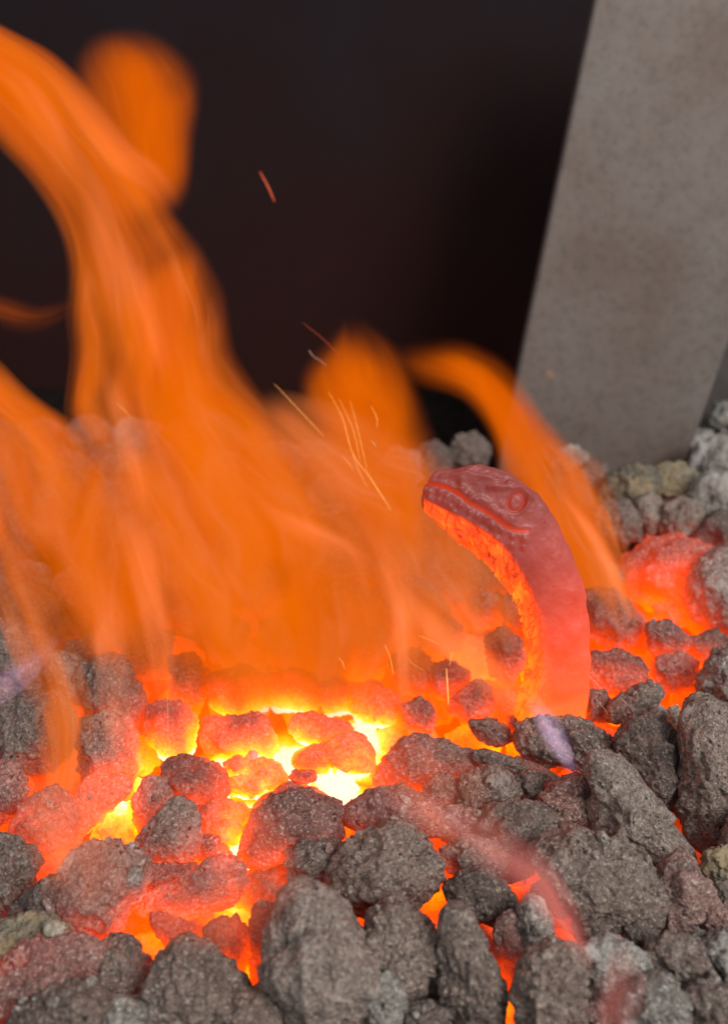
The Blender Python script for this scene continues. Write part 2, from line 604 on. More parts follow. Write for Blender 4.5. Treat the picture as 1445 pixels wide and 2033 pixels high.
def ell(cx, cy_, rx, ry, rot=0, n=9, j=0.13):
    a0 = rng.uniform(0, 6.28)
    out = []
    for i in range(n):
        a = a0 + i * 2 * math.pi / n + rng.uniform(-.2, .2)
        k = 1 + rng.uniform(-j, j)
        x, y = rx * k * math.cos(a), ry * k * math.sin(a)
        c_, s_ = math.cos(R(rot)), math.sin(R(rot))
        out.append((cx + x * c_ - y * s_, cy_ + x * s_ + y * c_))
    return out


# --- lumps traced one by one: outline, tone, height above the bed, extra heat
T = [
 ("100,1577 135,1590 153,1620 148,1650 150,1680 110,1695 60,1685 30,1655 28,1635 45,1605 75,1580", 'd', 0, -.02),
 ("65,1690 110,1675 150,1690 145,1740 120,1760 75,1750 55,1720", 'd', -.014, -.02),
 ("165,1560 190,1545 245,1545 262,1565 200,1625 165,1655 150,1640 145,1600", 'g', 0, -.04),
 ("220,1600 255,1600 270,1650 265,1695 225,1695 185,1675 200,1630", 'd', -.014, 0),
 ("288,1552 330,1552 345,1580 330,1640 300,1665 280,1640 265,1600", 'g', -.004, -.04),
 ("350,1590 375,1605 392,1630 388,1680 370,1705 320,1718 280,1722 268,1705 275,1670 300,1640 330,1605", 'g', .004, -.16),
 ("155,1695 195,1683 220,1688 265,1700 280,1730 278,1765 250,1800 232,1835 190,1858 160,1850 140,1815 130,1770 140,1720", 'g', .004, -.12),
 ("-60,1680 0,1662 30,1675 62,1700 65,1725 52,1760 60,1780 30,1810 -60,1830", 'g', .004, -.2),
 ("65,1770 90,1752 125,1750 132,1780 145,1820 160,1855 150,1868 110,1845 60,1840 20,1840 30,1805", 'd', .002, -.2),
 ("-50,1850 10,1835 60,1822 110,1830 130,1850 125,1885 60,1900 0,1900 -50,1890", 'o', .005, -.3),
 ("-10,1930 40,1885 100,1880 140,1872 175,1880 205,1893 203,1920 190,1950 175,1968 100,1985 60,2010 20,2043 -40,2060 -90,1990", 'r', .002, -.06),
 ("100,1970 150,1962 190,1975 205,2000 205,2050 100,2090 20,2070 30,2025 60,1990", 'd', .006, -.3),
 ("215,1878 245,1868 265,1878 280,1905 305,1935 312,1960 298,2000 260,2005 200,2000 178,1975 200,1925 205,1895", 'g', 0, -.12),
 ("200,1990 240,1985 280,1995 312,2020 315,2070 190,2070", 'p', .004, -.3),
 ("350,1880 368,1871 410,1885 440,1905 470,1950 482,1980 470,2010 430,2030 400,2040 340,2035 305,2000 298,1960 320,1920", 'g', .007, -.32),
 ("440,2000 480,1980 520,1975 555,1995 575,2030 575,2080 440,2080", 'g', .004, -.3),
 ("430,1832 470,1830 495,1860 503,1885 490,1910 475,1930 455,1920 430,1880 405,1850", 'd', -.006, -.05),
 ("262,1790 300,1775 340,1760 380,1735 420,1712 450,1705 475,1720 478,1750 465,1775 455,1792 430,1800 370,1815 300,1812", 'r', .002, -.10),
 ("290,1720 380,1718 390,1740 330,1768 280,1778", 'r', -.008, -.06),
 ("300,1815 340,1812 400,1845 430,1880 400,1892 360,1875 340,1880 320,1850", 'd', -.010, 0),
 ("575,1785 605,1769 640,1780 680,1820 700,1860 730,1910 740,1945 735,1985 715,2020 690,2055 640,2080 580,2070 550,2010 535,1960 535,1890 550,1840", 'g', .014, -.4),
 ("510,1805 530,1798 560,1810 565,1860 555,1900 550,1955 515,1945 498,1920 505,1880 500,1840", 'd', -.004, -.08),
 ("510,1620 545,1590 590,1580 620,1595 660,1593 670,1615 665,1660 655,1690 620,1705 560,1720 510,1715 490,1690 495,1650", 'r', .005, -.17),
 ("480,1745 520,1730 560,1700 585,1720 592,1760 575,1790 520,1805 478,1795 468,1765", 'd', -.010, -.10),
 ("400,1612 425,1598 450,1600 480,1605 505,1630 490,1660 495,1680 460,1690 440,1680 410,1690 395,1650", 'd', -.004, .02),
 ("400,1665 430,1665 455,1690 462,1712 430,1718 395,1705", 'r', -.004, -.08),
 ("335,1520 365,1507 400,1515 430,1530 447,1550 440,1582 400,1602 370,1595 345,1570 330,1550", 'd', .002, -.06),
 ("415,1430 470,1425 510,1418 530,1440 541,1470 535,1500 510,1504 470,1492 415,1490 407,1460", 'd', .002, -.09),
 ("590,1425 620,1418 650,1430 690,1438 698,1455 670,1478 620,1478 590,1462 575,1445", 'd', .002, -.11),
 ("600,1492 640,1480 680,1460 715,1465 728,1490 738,1522 700,1532 650,1527 610,1525 585,1512", 'd', 0, -.09),
 ("445,1515 470,1502 490,1508 487,1530 455,1540", 'd', .002, -.05),
 ("450,1530 500,1508 550,1520 568,1545 530,1572 480,1580 450,1560", 'd', -.010, .0),
 ("575,1545 590,1530 620,1530 627,1548 600,1557", 'd', .002, -.05),
 ("500,1605 540,1575 580,1557 620,1570 650,1592 600,1610", 'd', -.006, -.06),
 ("610,1545 650,1530 690,1535 705,1570 670,1600 630,1585", 'd', -.016, .06),
 ("690,1600 715,1590 735,1600 730,1625 700,1635 680,1620", 'd', -.004, .0),
 ("165,1440 215,1420 245,1430 268,1470 265,1530 245,1555 190,1560 165,1520", 'g', 0, -.10),
 ("160,1330 215,1310 250,1320 270,1370 290,1410 280,1445 240,1435 190,1420 160,1380", 'g', .002, -.2),
 ("105,1300 150,1305 190,1340 195,1380 165,1400 120,1370 95,1330", 'p', .004, -.2),
 ("-40,1260 30,1240 75,1270 110,1310 100,1370 60,1385 0,1380 -40,1350", 'g', .002, -.3),
 ("10,1400 60,1382 110,1390 135,1430 140,1480 100,1520 40,1525 5,1490 0,1440", 'g', .004, -.25),
 ("-60,1390 0,1370 25,1400 15,1440 -10,1480 -60,1480", 'p', .004, -.3),
 ("25,1180 60,1168 115,1200 125,1240 100,1280 55,1275 20,1230", 'o', .002, -.3),
 ("25,1140 50,1115 95,1125 100,1160 65,1175 30,1165", 'p', .002, -.3),
 ("110,1160 150,1130 200,1150 205,1200 170,1235 120,1220", 'p', .002, -.2),
 ("185,1130 240,1105 300,1125 310,1180 270,1215 210,1200", 'p', .004, -.2),
 ("200,1225 250,1210 275,1245 260,1295 215,1290", 'p', .002, -.2),
 ("250,1250 300,1235 335,1270 335,1335 290,1345 255,1310", 'g', .002, -.2),
 ("135,1280 180,1265 215,1290 205,1330 160,1335", 'p', .002, -.2),
 ("285,1060 320,1038 352,1060 350,1105 310,1112", 'p', .002, -.2),
 ("320,1110 360,1090 382,1130 370,1190 335,1180", 'p', .002, -.2),
 ("-40,1130 10,1125 20,1170 15,1230 -40,1240", 'p', .004, -.3),
 ("300,1405 350,1400 385,1430 375,1490 330,1500 295,1460", 'd', -.004, -.02),
 ("420,1345 480,1325 530,1350 525,1405 470,1425 425,1400", 'd', -.002, -.03),
 ("540,1345 580,1332 620,1345 642,1380 620,1408 560,1410 535,1390", 'd', 0, -.08),
 ("630,1365 670,1352 705,1375 700,1410 650,1415", 'd', 0, -.06),
 ("-50,1530 20,1518 48,1558 42,1600 0,1632 -50,1630", 'r', .003, -.10),
 ("780,1500 800,1470 830,1465 860,1480 878,1520 870,1560 820,1562 760,1570 745,1540", 'r', .001, -.10),
 ("830,1470 880,1475 920,1490 955,1500 962,1520 930,1545 900,1558 870,1525", 'd', -.001, -.10),
 ("840,1585 850,1555 880,1537 905,1555 912,1592 870,1605", 'g', .004, -.15),
 ("915,1560 930,1540 980,1527 1005,1540 1027,1570 1015,1600 980,1618 940,1618 910,1600", 'g', .007, -.3),
 ("700,1605 750,1575 800,1570 830,1585 860,1600 900,1620 895,1660 850,1650 800,1668 760,1650 710,1640 685,1618", 'r', .003, -.16),
 ("890,1605 940,1612 975,1625 965,1665 920,1680 880,1660 875,1630", 'r', .001, -.2),
 ("960,1640 980,1605 1030,1597 1080,1605 1097,1630 1088,1668 1040,1692 990,1687 955,1668", 'd', .007, -.35),
 ("940,1505 970,1490 1010,1505 1050,1515 1080,1530 1112,1550 1090,1568 1040,1552 990,1538", 'd', 0, -.16),
 ("1030,1470 1035,1440 1080,1425 1120,1430 1138,1480 1125,1512 1070,1517 1040,1502", 'g', .004, -.2),
 ("1105,1432 1150,1428 1175,1445 1210,1465 1228,1490 1205,1522 1140,1527 1118,1500", 'g', .005, -.24),
 ("1008,1428 1040,1410 1065,1400 1078,1425 1060,1452 1020,1458", 'd', .001, -.12),
 ("930,1435 970,1427 1000,1440 1012,1465 985,1480 950,1467", 'd', 0, -.10),
 ("1025,1545 1055,1535 1078,1560 1088,1597 1060,1602 1035,1592", 'd', .003, -.2),
 ("1180,1515 1215,1512 1245,1530 1285,1575 1312,1610 1335,1655 1372,1690 1345,1722 1300,1762 1258,1705 1192,1665 1183,1640 1190,1580 1172,1550", 'g', .010, -.4),
 ("1080,1592 1110,1560 1150,1545 1178,1580 1184,1640 1172,1664 1110,1670 1082,1642", 'r', .005, -.25),
 ("1065,1700 1100,1675 1150,1665 1200,1672 1250,1695 1290,1740 1318,1790 1312,1822 1260,1838 1190,1818 1140,1792 1098,1745", 'g', .012, -.4),
 ("1305,1762 1330,1710 1360,1700 1388,1740 1418,1790 1408,1822 1372,1858 1330,1862 1298,1842 1295,1800", 'r', .006, -.4),
 ("1225,1472 1245,1440 1290,1433 1322,1450 1352,1490 1362,1530 1342,1582 1300,1602 1268,1572 1235,1522", 'd', .005, -.3),
 ("1365,1420 1385,1398 1420,1410 1460,1440 1490,1560 1475,1650 1432,1682 1395,1672 1358,1622 1348,1590 1362,1520 1358,1470", 'g', .011, -.4),
 ("1328,1415 1345,1402 1357,1430 1352,1467 1330,1445", 'c', .010, -.4),
 ("1290,1412 1315,1403 1330,1420 1322,1445 1298,1442", 'p', .006, -.3),
 ("1213,1400 1240,1380 1275,1362 1305,1364 1312,1380 1290,1407 1250,1427 1213,1432", 'g', .006, -.3),
 ("1398,1350 1415,1310 1460,1285 1510,1340 1490,1420 1440,1425 1400,1402", 'p', .008, -.4),
 ("1163,1182 1215,1175 1250,1200 1275,1240 1293,1270 1260,1292 1200,1282 1163,1250", 'd', 0, -.10),
 ("1180,1302 1230,1295 1272,1320 1278,1350 1240,1378 1190,1372 1163,1340", 'd', .002, -.10),
 ("1165,1375 1200,1372 1212,1400 1200,1430 1168,1425", 'r', -.002, -.10),
 ("1290,1242 1330,1238 1350,1255 1370,1275 1350,1302 1310,1312 1293,1290", 'r', .002, -.12),
 ("1308,1312 1345,1295 1377,1310 1387,1345 1370,1368 1320,1368 1303,1340", 'r', -.002, -.02),
 ("1368,1272 1420,1255 1450,1275 1432,1312 1390,1322", 'd', -.004, .0),
 ("1248,1122 1290,1082 1330,1068 1380,1085 1412,1100 1402,1150 1388,1192 1330,1212 1270,1195 1248,1160", 'r', 0, .09),
 ("1370,1172 1390,1125 1430,1098 1485,1120 1485,1220 1430,1248 1390,1232 1368,1202", 'p', .006, -.02),
 ("1300,1205 1340,1193 1372,1210 1365,1240 1320,1245", 'd', -.012, .0),
 ("1182,1032 1200,1000 1240,1000 1268,1025 1262,1062 1230,1082 1192,1072", 'g', .002, -.5),
 ("1262,1000 1290,982 1312,1000 1308,1050 1285,1080 1262,1065", 'g', .002, -.5),
 ("1318,1010 1350,992 1385,1000 1400,1050 1380,1088 1335,1085 1312,1050", 'g', .002, -.5),
 ("1196,988 1212,945 1250,928 1300,935 1313,965 1290,998 1240,1004", 'o', .010, -.5),
 ("1290,960 1310,930 1350,925 1392,950 1385,990 1340,1005 1300,995", 'o', .008, -.5),
 ("1378,985 1400,950 1450,945 1490,980 1490,1060 1430,1085 1385,1050", 'p', .006, -.5),
 ("1372,930 1390,885 1430,870 1480,880 1490,940 1430,965 1385,955", 'p', .010, -.5),
 ("1145,950 1165,922 1200,925 1212,955 1190,985 1155,980", 'd', .004, -.5),
 ("1355,880 1375,852 1408,858 1412,890 1385,905", 'p', .004, -.5),
 ("1405,840 1425,802 1470,795 1490,840 1450,865", 'p', .006, -.5),
 ("1098,925 1110,895 1140,888 1165,905 1160,935 1120,945", 'p', .004, -.5),
 ("822,930 835,890 865,878 892,905 890,950 850,965", 'd', .004, -.5),
 ("885,910 905,870 940,862 968,890 960,930 910,940", 'd', .004, -.5),
 ("600,990 640,950 690,960 710,1010 670,1050 615,1040", 'p', .004, -.5),
 ("745,930 780,890 830,905 835,950 790,975", 'p', .004, -.5),
 ("575,1700 600,1680 640,1675 680,1690 695,1740 660,1772 610,1758 578,1735", 'g', .004, -.25),
 ("665,1722 690,1685 740,1665 780,1640 810,1645 850,1690 868,1722 852,1762 800,1802 740,1808 690,1792 666,1757", 'g', .010, -.35),
 ("735,1842 775,1802 805,1798 818,1830 852,1842 878,1880 883,1930 868,1970 830,1990 790,1980 758,1942 732,1892", 'g', .009, -.38),
 ("882,1840 905,1812 935,1820 952,1870 978,1920 993,1960 995,2000 972,2045 920,2045 888,2000 878,1950 883,1900", 'g', .011, -.4),
 ("888,1762 920,1740 970,1730 1002,1760 1018,1800 1008,1828 950,1828 910,1812 893,1790", 'd', .006, -.3),
 ("1033,1800 1060,1782 1087,1810 1093,1850 1082,1892 1055,1903 1033,1870", 'p', .010, -.4),
 ("988,1842 1020,1815 1042,1860 1047,1905 1025,1950 1000,1965 985,1900", 'r', .001, -.2),
 ("1058,1902 1100,1888 1140,1890 1152,1930 1158,1980 1147,2035 1090,2060 1038,2045 1028,1980 1043,1930", 'g', .012, -.4),
 ("1158,1892 1200,1868 1240,1878 1278,1900 1274,1950 1242,1992 1190,1998 1158,1950", 'p', .009, -.4),
 ("1145,1802 1180,1790 1220,1800 1243,1830 1212,1868 1170,1873 1143,1850", 'd', .003, -.3),
 ("1240,1842 1270,1832 1300,1850 1303,1885 1280,1905 1248,1882", 'd', .002, -.3),
 ("1288,1892 1330,1865 1380,1870 1403,1900 1398,1952 1350,1975 1298,1952", 'g', .009, -.4),
 ("1400,1880 1430,1858 1480,1862 1490,1940 1440,1965 1402,1940", 'p', .009, -.4),
 ("1238,1992 1270,1955 1310,1948 1347,1970 1363,2010 1355,2075 1245,2075", 'p', .012, -.4),
 ("1360,1985 1400,1960 1460,1965 1480,2070 1365,2075", 'g', .010, -.4),
 ("1370,1862 1390,1848 1412,1860 1410,1885 1385,1892", 'p', .006, -.4),
 ("1388,1822 1410,1795 1445,1805 1450,1845 1412,1855", 'r', .003, -.4),
 ("1398,1730 1410,1695 1450,1685 1490,1710 1480,1750 1420,1757", 'o', .004, -.4),
 ("1398,1790 1420,1755 1480,1755 1490,1810 1430,1815", 'd', .000, -.4),
 ("730,1962 765,1943 792,1960 802,1990 782,2040 740,2045 722,2000", 'p', .009, -.4),
 ("800,2005 850,1992 890,2010 890,2070 800,2070", 'd', .000, -.2),
 ("1150,2005 1190,1992 1240,2000 1243,2070 1160,2070", 'r', .002, -.3),
 ("1060,1765 1100,1745 1140,1760 1150,1800 1110,1815 1070,1800", 'r', .002, -.26),
 ("880,1692 930,1665 990,1680 1040,1700 1052,1732 1000,1748 930,1738 883,1718", 'g', .004, -.26),
 ("1045,1655 1080,1650 1110,1672 1095,1700 1060,1705 1035,1680", 'r', .002, -.2),
 ("1200,1600 1230,1590 1240,1640 1215,1660", 'd', .012, -.4),
 ("965,1270 1000,1252 1032,1275 1037,1312 1012,1350 975,1332", 'd', .001, -.06),
 ("900,1382 950,1352 977,1380 972,1420 920,1432 895,1410", 'd', .001, -.06),
 ("850,1330 890,1315 930,1335 925,1372 880,1385 850,1365", 'd', 0, -.06),
 ("800,1402 835,1388 862,1410 855,1450 815,1455", 'd', 0, -.05),
 ("700,1372 745,1360 785,1385 778,1432 725,1442 700,1412", 'd', 0, -.04),
 ("780,1310 825,1292 860,1320 850,1368 800,1375", 'd', 0, -.06),
 ("845,1240 885,1222 915,1245 908,1288 860,1295", 'd', 0, -.06),
 ("700,1250 740,1232 772,1260 768,1318 720,1322", 'd', 0, -.06),
 ("930,1190 965,1175 1000,1200 990,1240 945,1245", 'd', 0, -.06),
 ("620,1260 665,1245 695,1275 680,1325 635,1325", 'd', 0, -.06),
 ("460,1130 500,1110 535,1140 530,1190 480,1200", 'd', 0, -.12),
 ("520,1240 570,1228 605,1260 590,1310 540,1312", 'd', 0, -.06),
 ("400,1235 450,1222 490,1250 480,1300 425,1310", 'g', 0, -.12),
 ("340,1310 385,1300 412,1335 400,1385 350,1390", 'g', 0, -.10),
 ("88,1835 105,1830 122,1838 129,1855 122,1870 105,1866 88,1852", 'c', .015, -.5),
 ("140,1870 155,1860 170,1866 172,1880 150,1884", 'c', .010, -.5),
 ("248,1752 258,1725 275,1722 281,1745 272,1770 256,1768", 'p', .013, -.3),
]
for e in T:
    lump(e[0], e[1], e[2], e[3])

# --- sunken lumps under the top layer, glowing where the fire is
g2 = np.random.default_rng(21)
for py in range(1235, 2050, 84):
    step = 112 + (py - 1200) * 0.05
    px = -30 + g2.uniform(0, 50)
    while px < 1480:
        x, y = px + g2.uniform(-14, 14), py + g2.uniform(-14, 14)
        s = (38 + (y - 1200) * 0.022) * g2.uniform(0.8, 1.15)
        hot = heat(np.array([bed(x, y, -0.02)]))[0]
        if hot < 0.98:
            lump(ell(x, y, s * 1.25, s * 0.95, g2.uniform(-40, 40)), 'd', -0.026 + g2.uniform(-.002, .002), -0.02 + g2.uniform(-.05, .05), level=4)
        px += step * g2.uniform(0.9, 1.15)
# --- rear lumps, mostly seen through the flames or in the shade of the hood
ry = 1225
while ry > 765:
    d = depth(bed(700, ry))
    s = 0.0180 / d * F
    px = -40 + g2.uniform(0, 60)
    while px < 1480:
        x, y = px, ry + g2.uniform(-8, 8)
        lim = 885 if x > 420 else 860
        clear = min(math.hypot(x - L['c'][0], (y - L['c'][1]) * 1.2) for L in LUMPS if L['h'] > -.02) > s * 1.15
        if y > lim and clear and not (970 < x < 1365 and y < 935):
            tone = g2.choice(['g', 'd', 'd', 'p']) if x > 1150 else g2.choice(['g', 'd', 'd'])
            lump(ell(x, y, s * g2.uniform(.95, 1.3), s * g2.uniform(.8, 1.05), g2.uniform(-30, 30)), tone, g2.uniform(-.004, .005), -.12, level=4)
        px += s * 2.15
    ry -= s * 1.25

# the rest of the heap, off to the sides
def make_outskirts():
    Vs, Fs, Hs = [], [], []
    base = 0
    g = np.random.default_rng(77)
    yy = 930.0
    while yy < 2420:
        s = 0.0165 / depth(bed(700, yy)) * F
        if yy < 2090:
            xs = list(np.arange(-620, -75, s * 2.1)) + list(np.arange(1530, 2080, s * 2.1))
        else:
            xs = list(np.arange(-620, 2080, s * 2.1))
        for x in xs:
            V, Fc, Pc, hv, rm, c = lump_mesh(ell(x + g.uniform(-12, 12), yy + g.uniform(-12, 12), s * g.uniform(.9, 1.25), s * g.uniform(.8, 1.05), g.uniform(-40, 40)),
                                             g.uniform(-.006, .005), M_COKE, -.25, level=4)
            Vs.append(V + Pc); Fs.append(Fc + base); base += len(V); Hs.append(hv)
        yy += s * 1.45
    o = link('loose_coke', mesh_from('loose_coke', np.vstack(Vs), np.vstack(Fs), M_COKE, attr={'incandescence': np.concatenate(Hs)}))
    tag(o, 'cold grey coke heaped around the sides of the fire', 'coke', kind='stuff')


make_outskirts()

# ------------------------------------------------------------------ crumbs and chips of coke lying on and between the lumps
def make_crumbs(n=900):
    cell = 0.0011
    x0, y0, nx, ny = -0.42, 0.10, 780, 600
    hm = np.full((ny, nx), -0.036)
    for L in LUMPS:
        me = L['o'].data
        co = np.empty(len(me.vertices) * 3, dtype=np.float32)
        me.vertices.foreach_get('co', co)
        P = co.reshape(-1, 3) + np.array(L['o'].location)
        ix = ((P[:, 0] - x0) / cell).astype(int); iy = ((P[:, 1] - y0) / cell).astype(int)
        ok = (ix >= 0) & (ix < nx) & (iy >= 0) & (iy < ny)
        np.maximum.at(hm, (iy[ok], ix[ok]), P[ok, 2])
    g = np.random.default_rng(5)
    V0, F0 = ico(2)
    Vs, Fs, Hs = [], [], []
    base = 0
    for _ in range(n):
        px, py = g.uniform(-20, 1465), 900 + 1150 * g.random() ** 0.8
        p = bed(px, py)
        ix, iy = int((p[0] - x0) / cell), int((p[1] - y0) / cell)
        if not (2 <= ix < nx - 2 and 2 <= iy < ny - 2): continue
        w = hm[iy - 2:iy + 3, ix - 2:ix + 3]
        z = np.median(w)
        if np.ptp(w) > 0.006: continue
        r = 0.0006 + 0.0019 * g.random() ** 3
        v = V0 * (r * g.uniform(.6, 1.3, 3)) * (1 + 0.35 * vnoise(V0 * 1.6 + g.uniform(0, 90, 3), 3))[:, None]
        q = g.normal(size=3); q /= np.linalg.norm(q)
        v = v @ np.array(Matrix.Rotation(g.uniform(0, 6.28), 3, Vector(q))).T
        c = np.array([p[0], p[1], z + r * .35])
        Vs.append(v + c); Fs.append(F0 + base); base += len(V0)
        Hs.append(np.full(len(V0), heat(c[None])[0] * .62 - .10 - 3.0 * max(z, -.02)))
    o = link('coke_crumbs', mesh_from('coke_crumbs', np.vstack(Vs), np.vstack(Fs), M_PALE, smooth=False, attr={'incandescence': np.concatenate(Hs)}))
    tag(o, 'crumbs and chips of ashy coke scattered over the lumps', 'coke crumbs', kind='stuff')


make_crumbs()

# ------------------------------------------------------------------ labels of the lumps: rows from the front edge to the back
rows = [2033, 1960, 1890, 1820, 1750, 1680, 1610, 1550, 1490, 1430, 1370, 1300, 1230, 1160, 1080, 1000, 920, 700]
ORD = ['first', 'second', 'third', 'fourth', 'fifth', 'sixth', 'seventh', 'eighth', 'ninth', 'tenth', 'eleventh', 'twelfth', 'thirteenth',
       'fourteenth', 'fifteenth', 'sixteenth', 'seventeenth', 'eighteenth', 'nineteenth', 'twentieth', 'twenty-first', 'twenty-second',
       'twenty-third', 'twenty-fourth', 'twenty-fifth', 'twenty-sixth', 'twenty-seventh', 'twenty-eighth', 'twenty-ninth', 'thirtieth']
ROWN = ['bottom row'] + [f'{ORD[i]} row up' for i in range(1, len(rows))]


def glow_word(q):
    if q > 0.74: return 'yellow-hot'
    if q > 0.52: return 'orange-hot'
    if q > 0.40: return 'red glowing'
    return ''


for r_ in range(len(rows)):
    for deep in (False, True):
        hi = 9999 if r_ == 0 else rows[r_]
        lo = rows[r_ + 1] if r_ + 1 < len(rows) else 0
        sel = [L for L in LUMPS if lo <= L['c'][1] < hi and (L['h'] < -0.02) == deep]
        sel.sort(key=lambda L: L['c'][0])
        for k, L in enumerate(sel):
            w = [size_word(L['rm']), glow_word(L['hot']) or TONE[L['tone']], L['shape'], 'coke lump']
            if deep: w.insert(0, 'sunken')
            place = f"{ORD[k]} from the left in the {ROWN[r_]}"
            tag(L['o'], ' '.join(w) + ', ' + place, 'coke lump', 'sunken lumps under the top layer' if deep else 'coke lumps heaped over the fire')

# ------------------------------------------------------------------ forged snake, red hot
def snake_material(name='hot_iron'):
    m, nt, out = new_mat(name)
    L = nt.links
    bs = N(nt, 'ShaderNodeBsdfPrincipled')
    tc = N(nt, 'ShaderNodeTexCoord')
    n1 = N(nt, 'ShaderNodeTexNoise'); setin(n1, Scale=55.0, Detail=6.0, Roughness=0.6); L.new(tc.outputs['Object'], n1.inputs['Vector'])
    n2 = N(nt, 'ShaderNodeTexNoise'); setin(n2, Scale=420.0, Detail=4.0, Roughness=0.6); L.new(tc.outputs['Object'], n2.inputs['Vector'])
    r = ramp(nt, [(0.3, (0.070, 0.036, 0.036)), (0.7, (0.145, 0.085, 0.088))], n1.outputs[0])
    sc = ramp(nt, [(0.30, (0.25, 0.2, 0.2)), (0.36, (1, 1, 1))], n2.outputs[0])
    mx = N(nt, 'ShaderNodeMix', data_type='RGBA', blend_type='MULTIPLY'); mx.inputs[0].default_value = 0.8
    L.new(r.outputs[0], mx.inputs[6]); L.new(sc.outputs[0], mx.inputs[7]); L.new(mx.outputs[2], bs.inputs['Base Color'])
    bs.inputs['Roughness'].default_value = 0.45
    bs.inputs['Specular IOR Level'].default_value = 0.4
    bp = N(nt, 'ShaderNodeBump'); setin(bp, Strength=0.35, Distance=0.0006); L.new(n2.outputs[0], bp.inputs['Height']); L.new(bp.outputs[0], bs.inputs['Normal'])
    a = N(nt, 'ShaderNodeAttribute', attribute_name='incandescence')
    nz = math_n(nt, 'SUBTRACT', n1.outputs[0], 0.5)
    t = math_n(nt, 'MULTIPLY_ADD', nz, 0.07, a.outputs['Fac'])
    e, s = hot_emission(nt, t)
    L.new(e, bs.inputs['Emission Color']); L.new(s, bs.inputs['Emission Strength'])
    L.new(bs.outputs[0], out.inputs[0])
    m.cycles.emission_sampling = 'NONE'
    return m


M_IRON = snake_material()


def catmull(P, n):
    P = np.array(P, float)
    d = np.r_[0, np.cumsum(np.linalg.norm(np.diff(P[:, :2], axis=0), axis=1))]
    Pp = np.vstack([2 * P[0] - P[1], P, 2 * P[-1] - P[-2]])
    t = np.linspace(0, d[-1], n)
    i = np.clip(np.searchsorted(d, t, side='right') - 1, 0, len(P) - 2)
    u = ((t - d[i]) / (d[i + 1] - d[i]))[:, None]
    p0, p1, p2, p3 = Pp[i], Pp[i + 1], Pp[i + 2], Pp[i + 3]
    return 0.5 * (2 * p1 + (p2 - p0) * u + (2 * p0 - 5 * p1 + 4 * p2 - p3) * u * u + (3 * p1 - p0 - 3 * p2 + p3) * u ** 3)


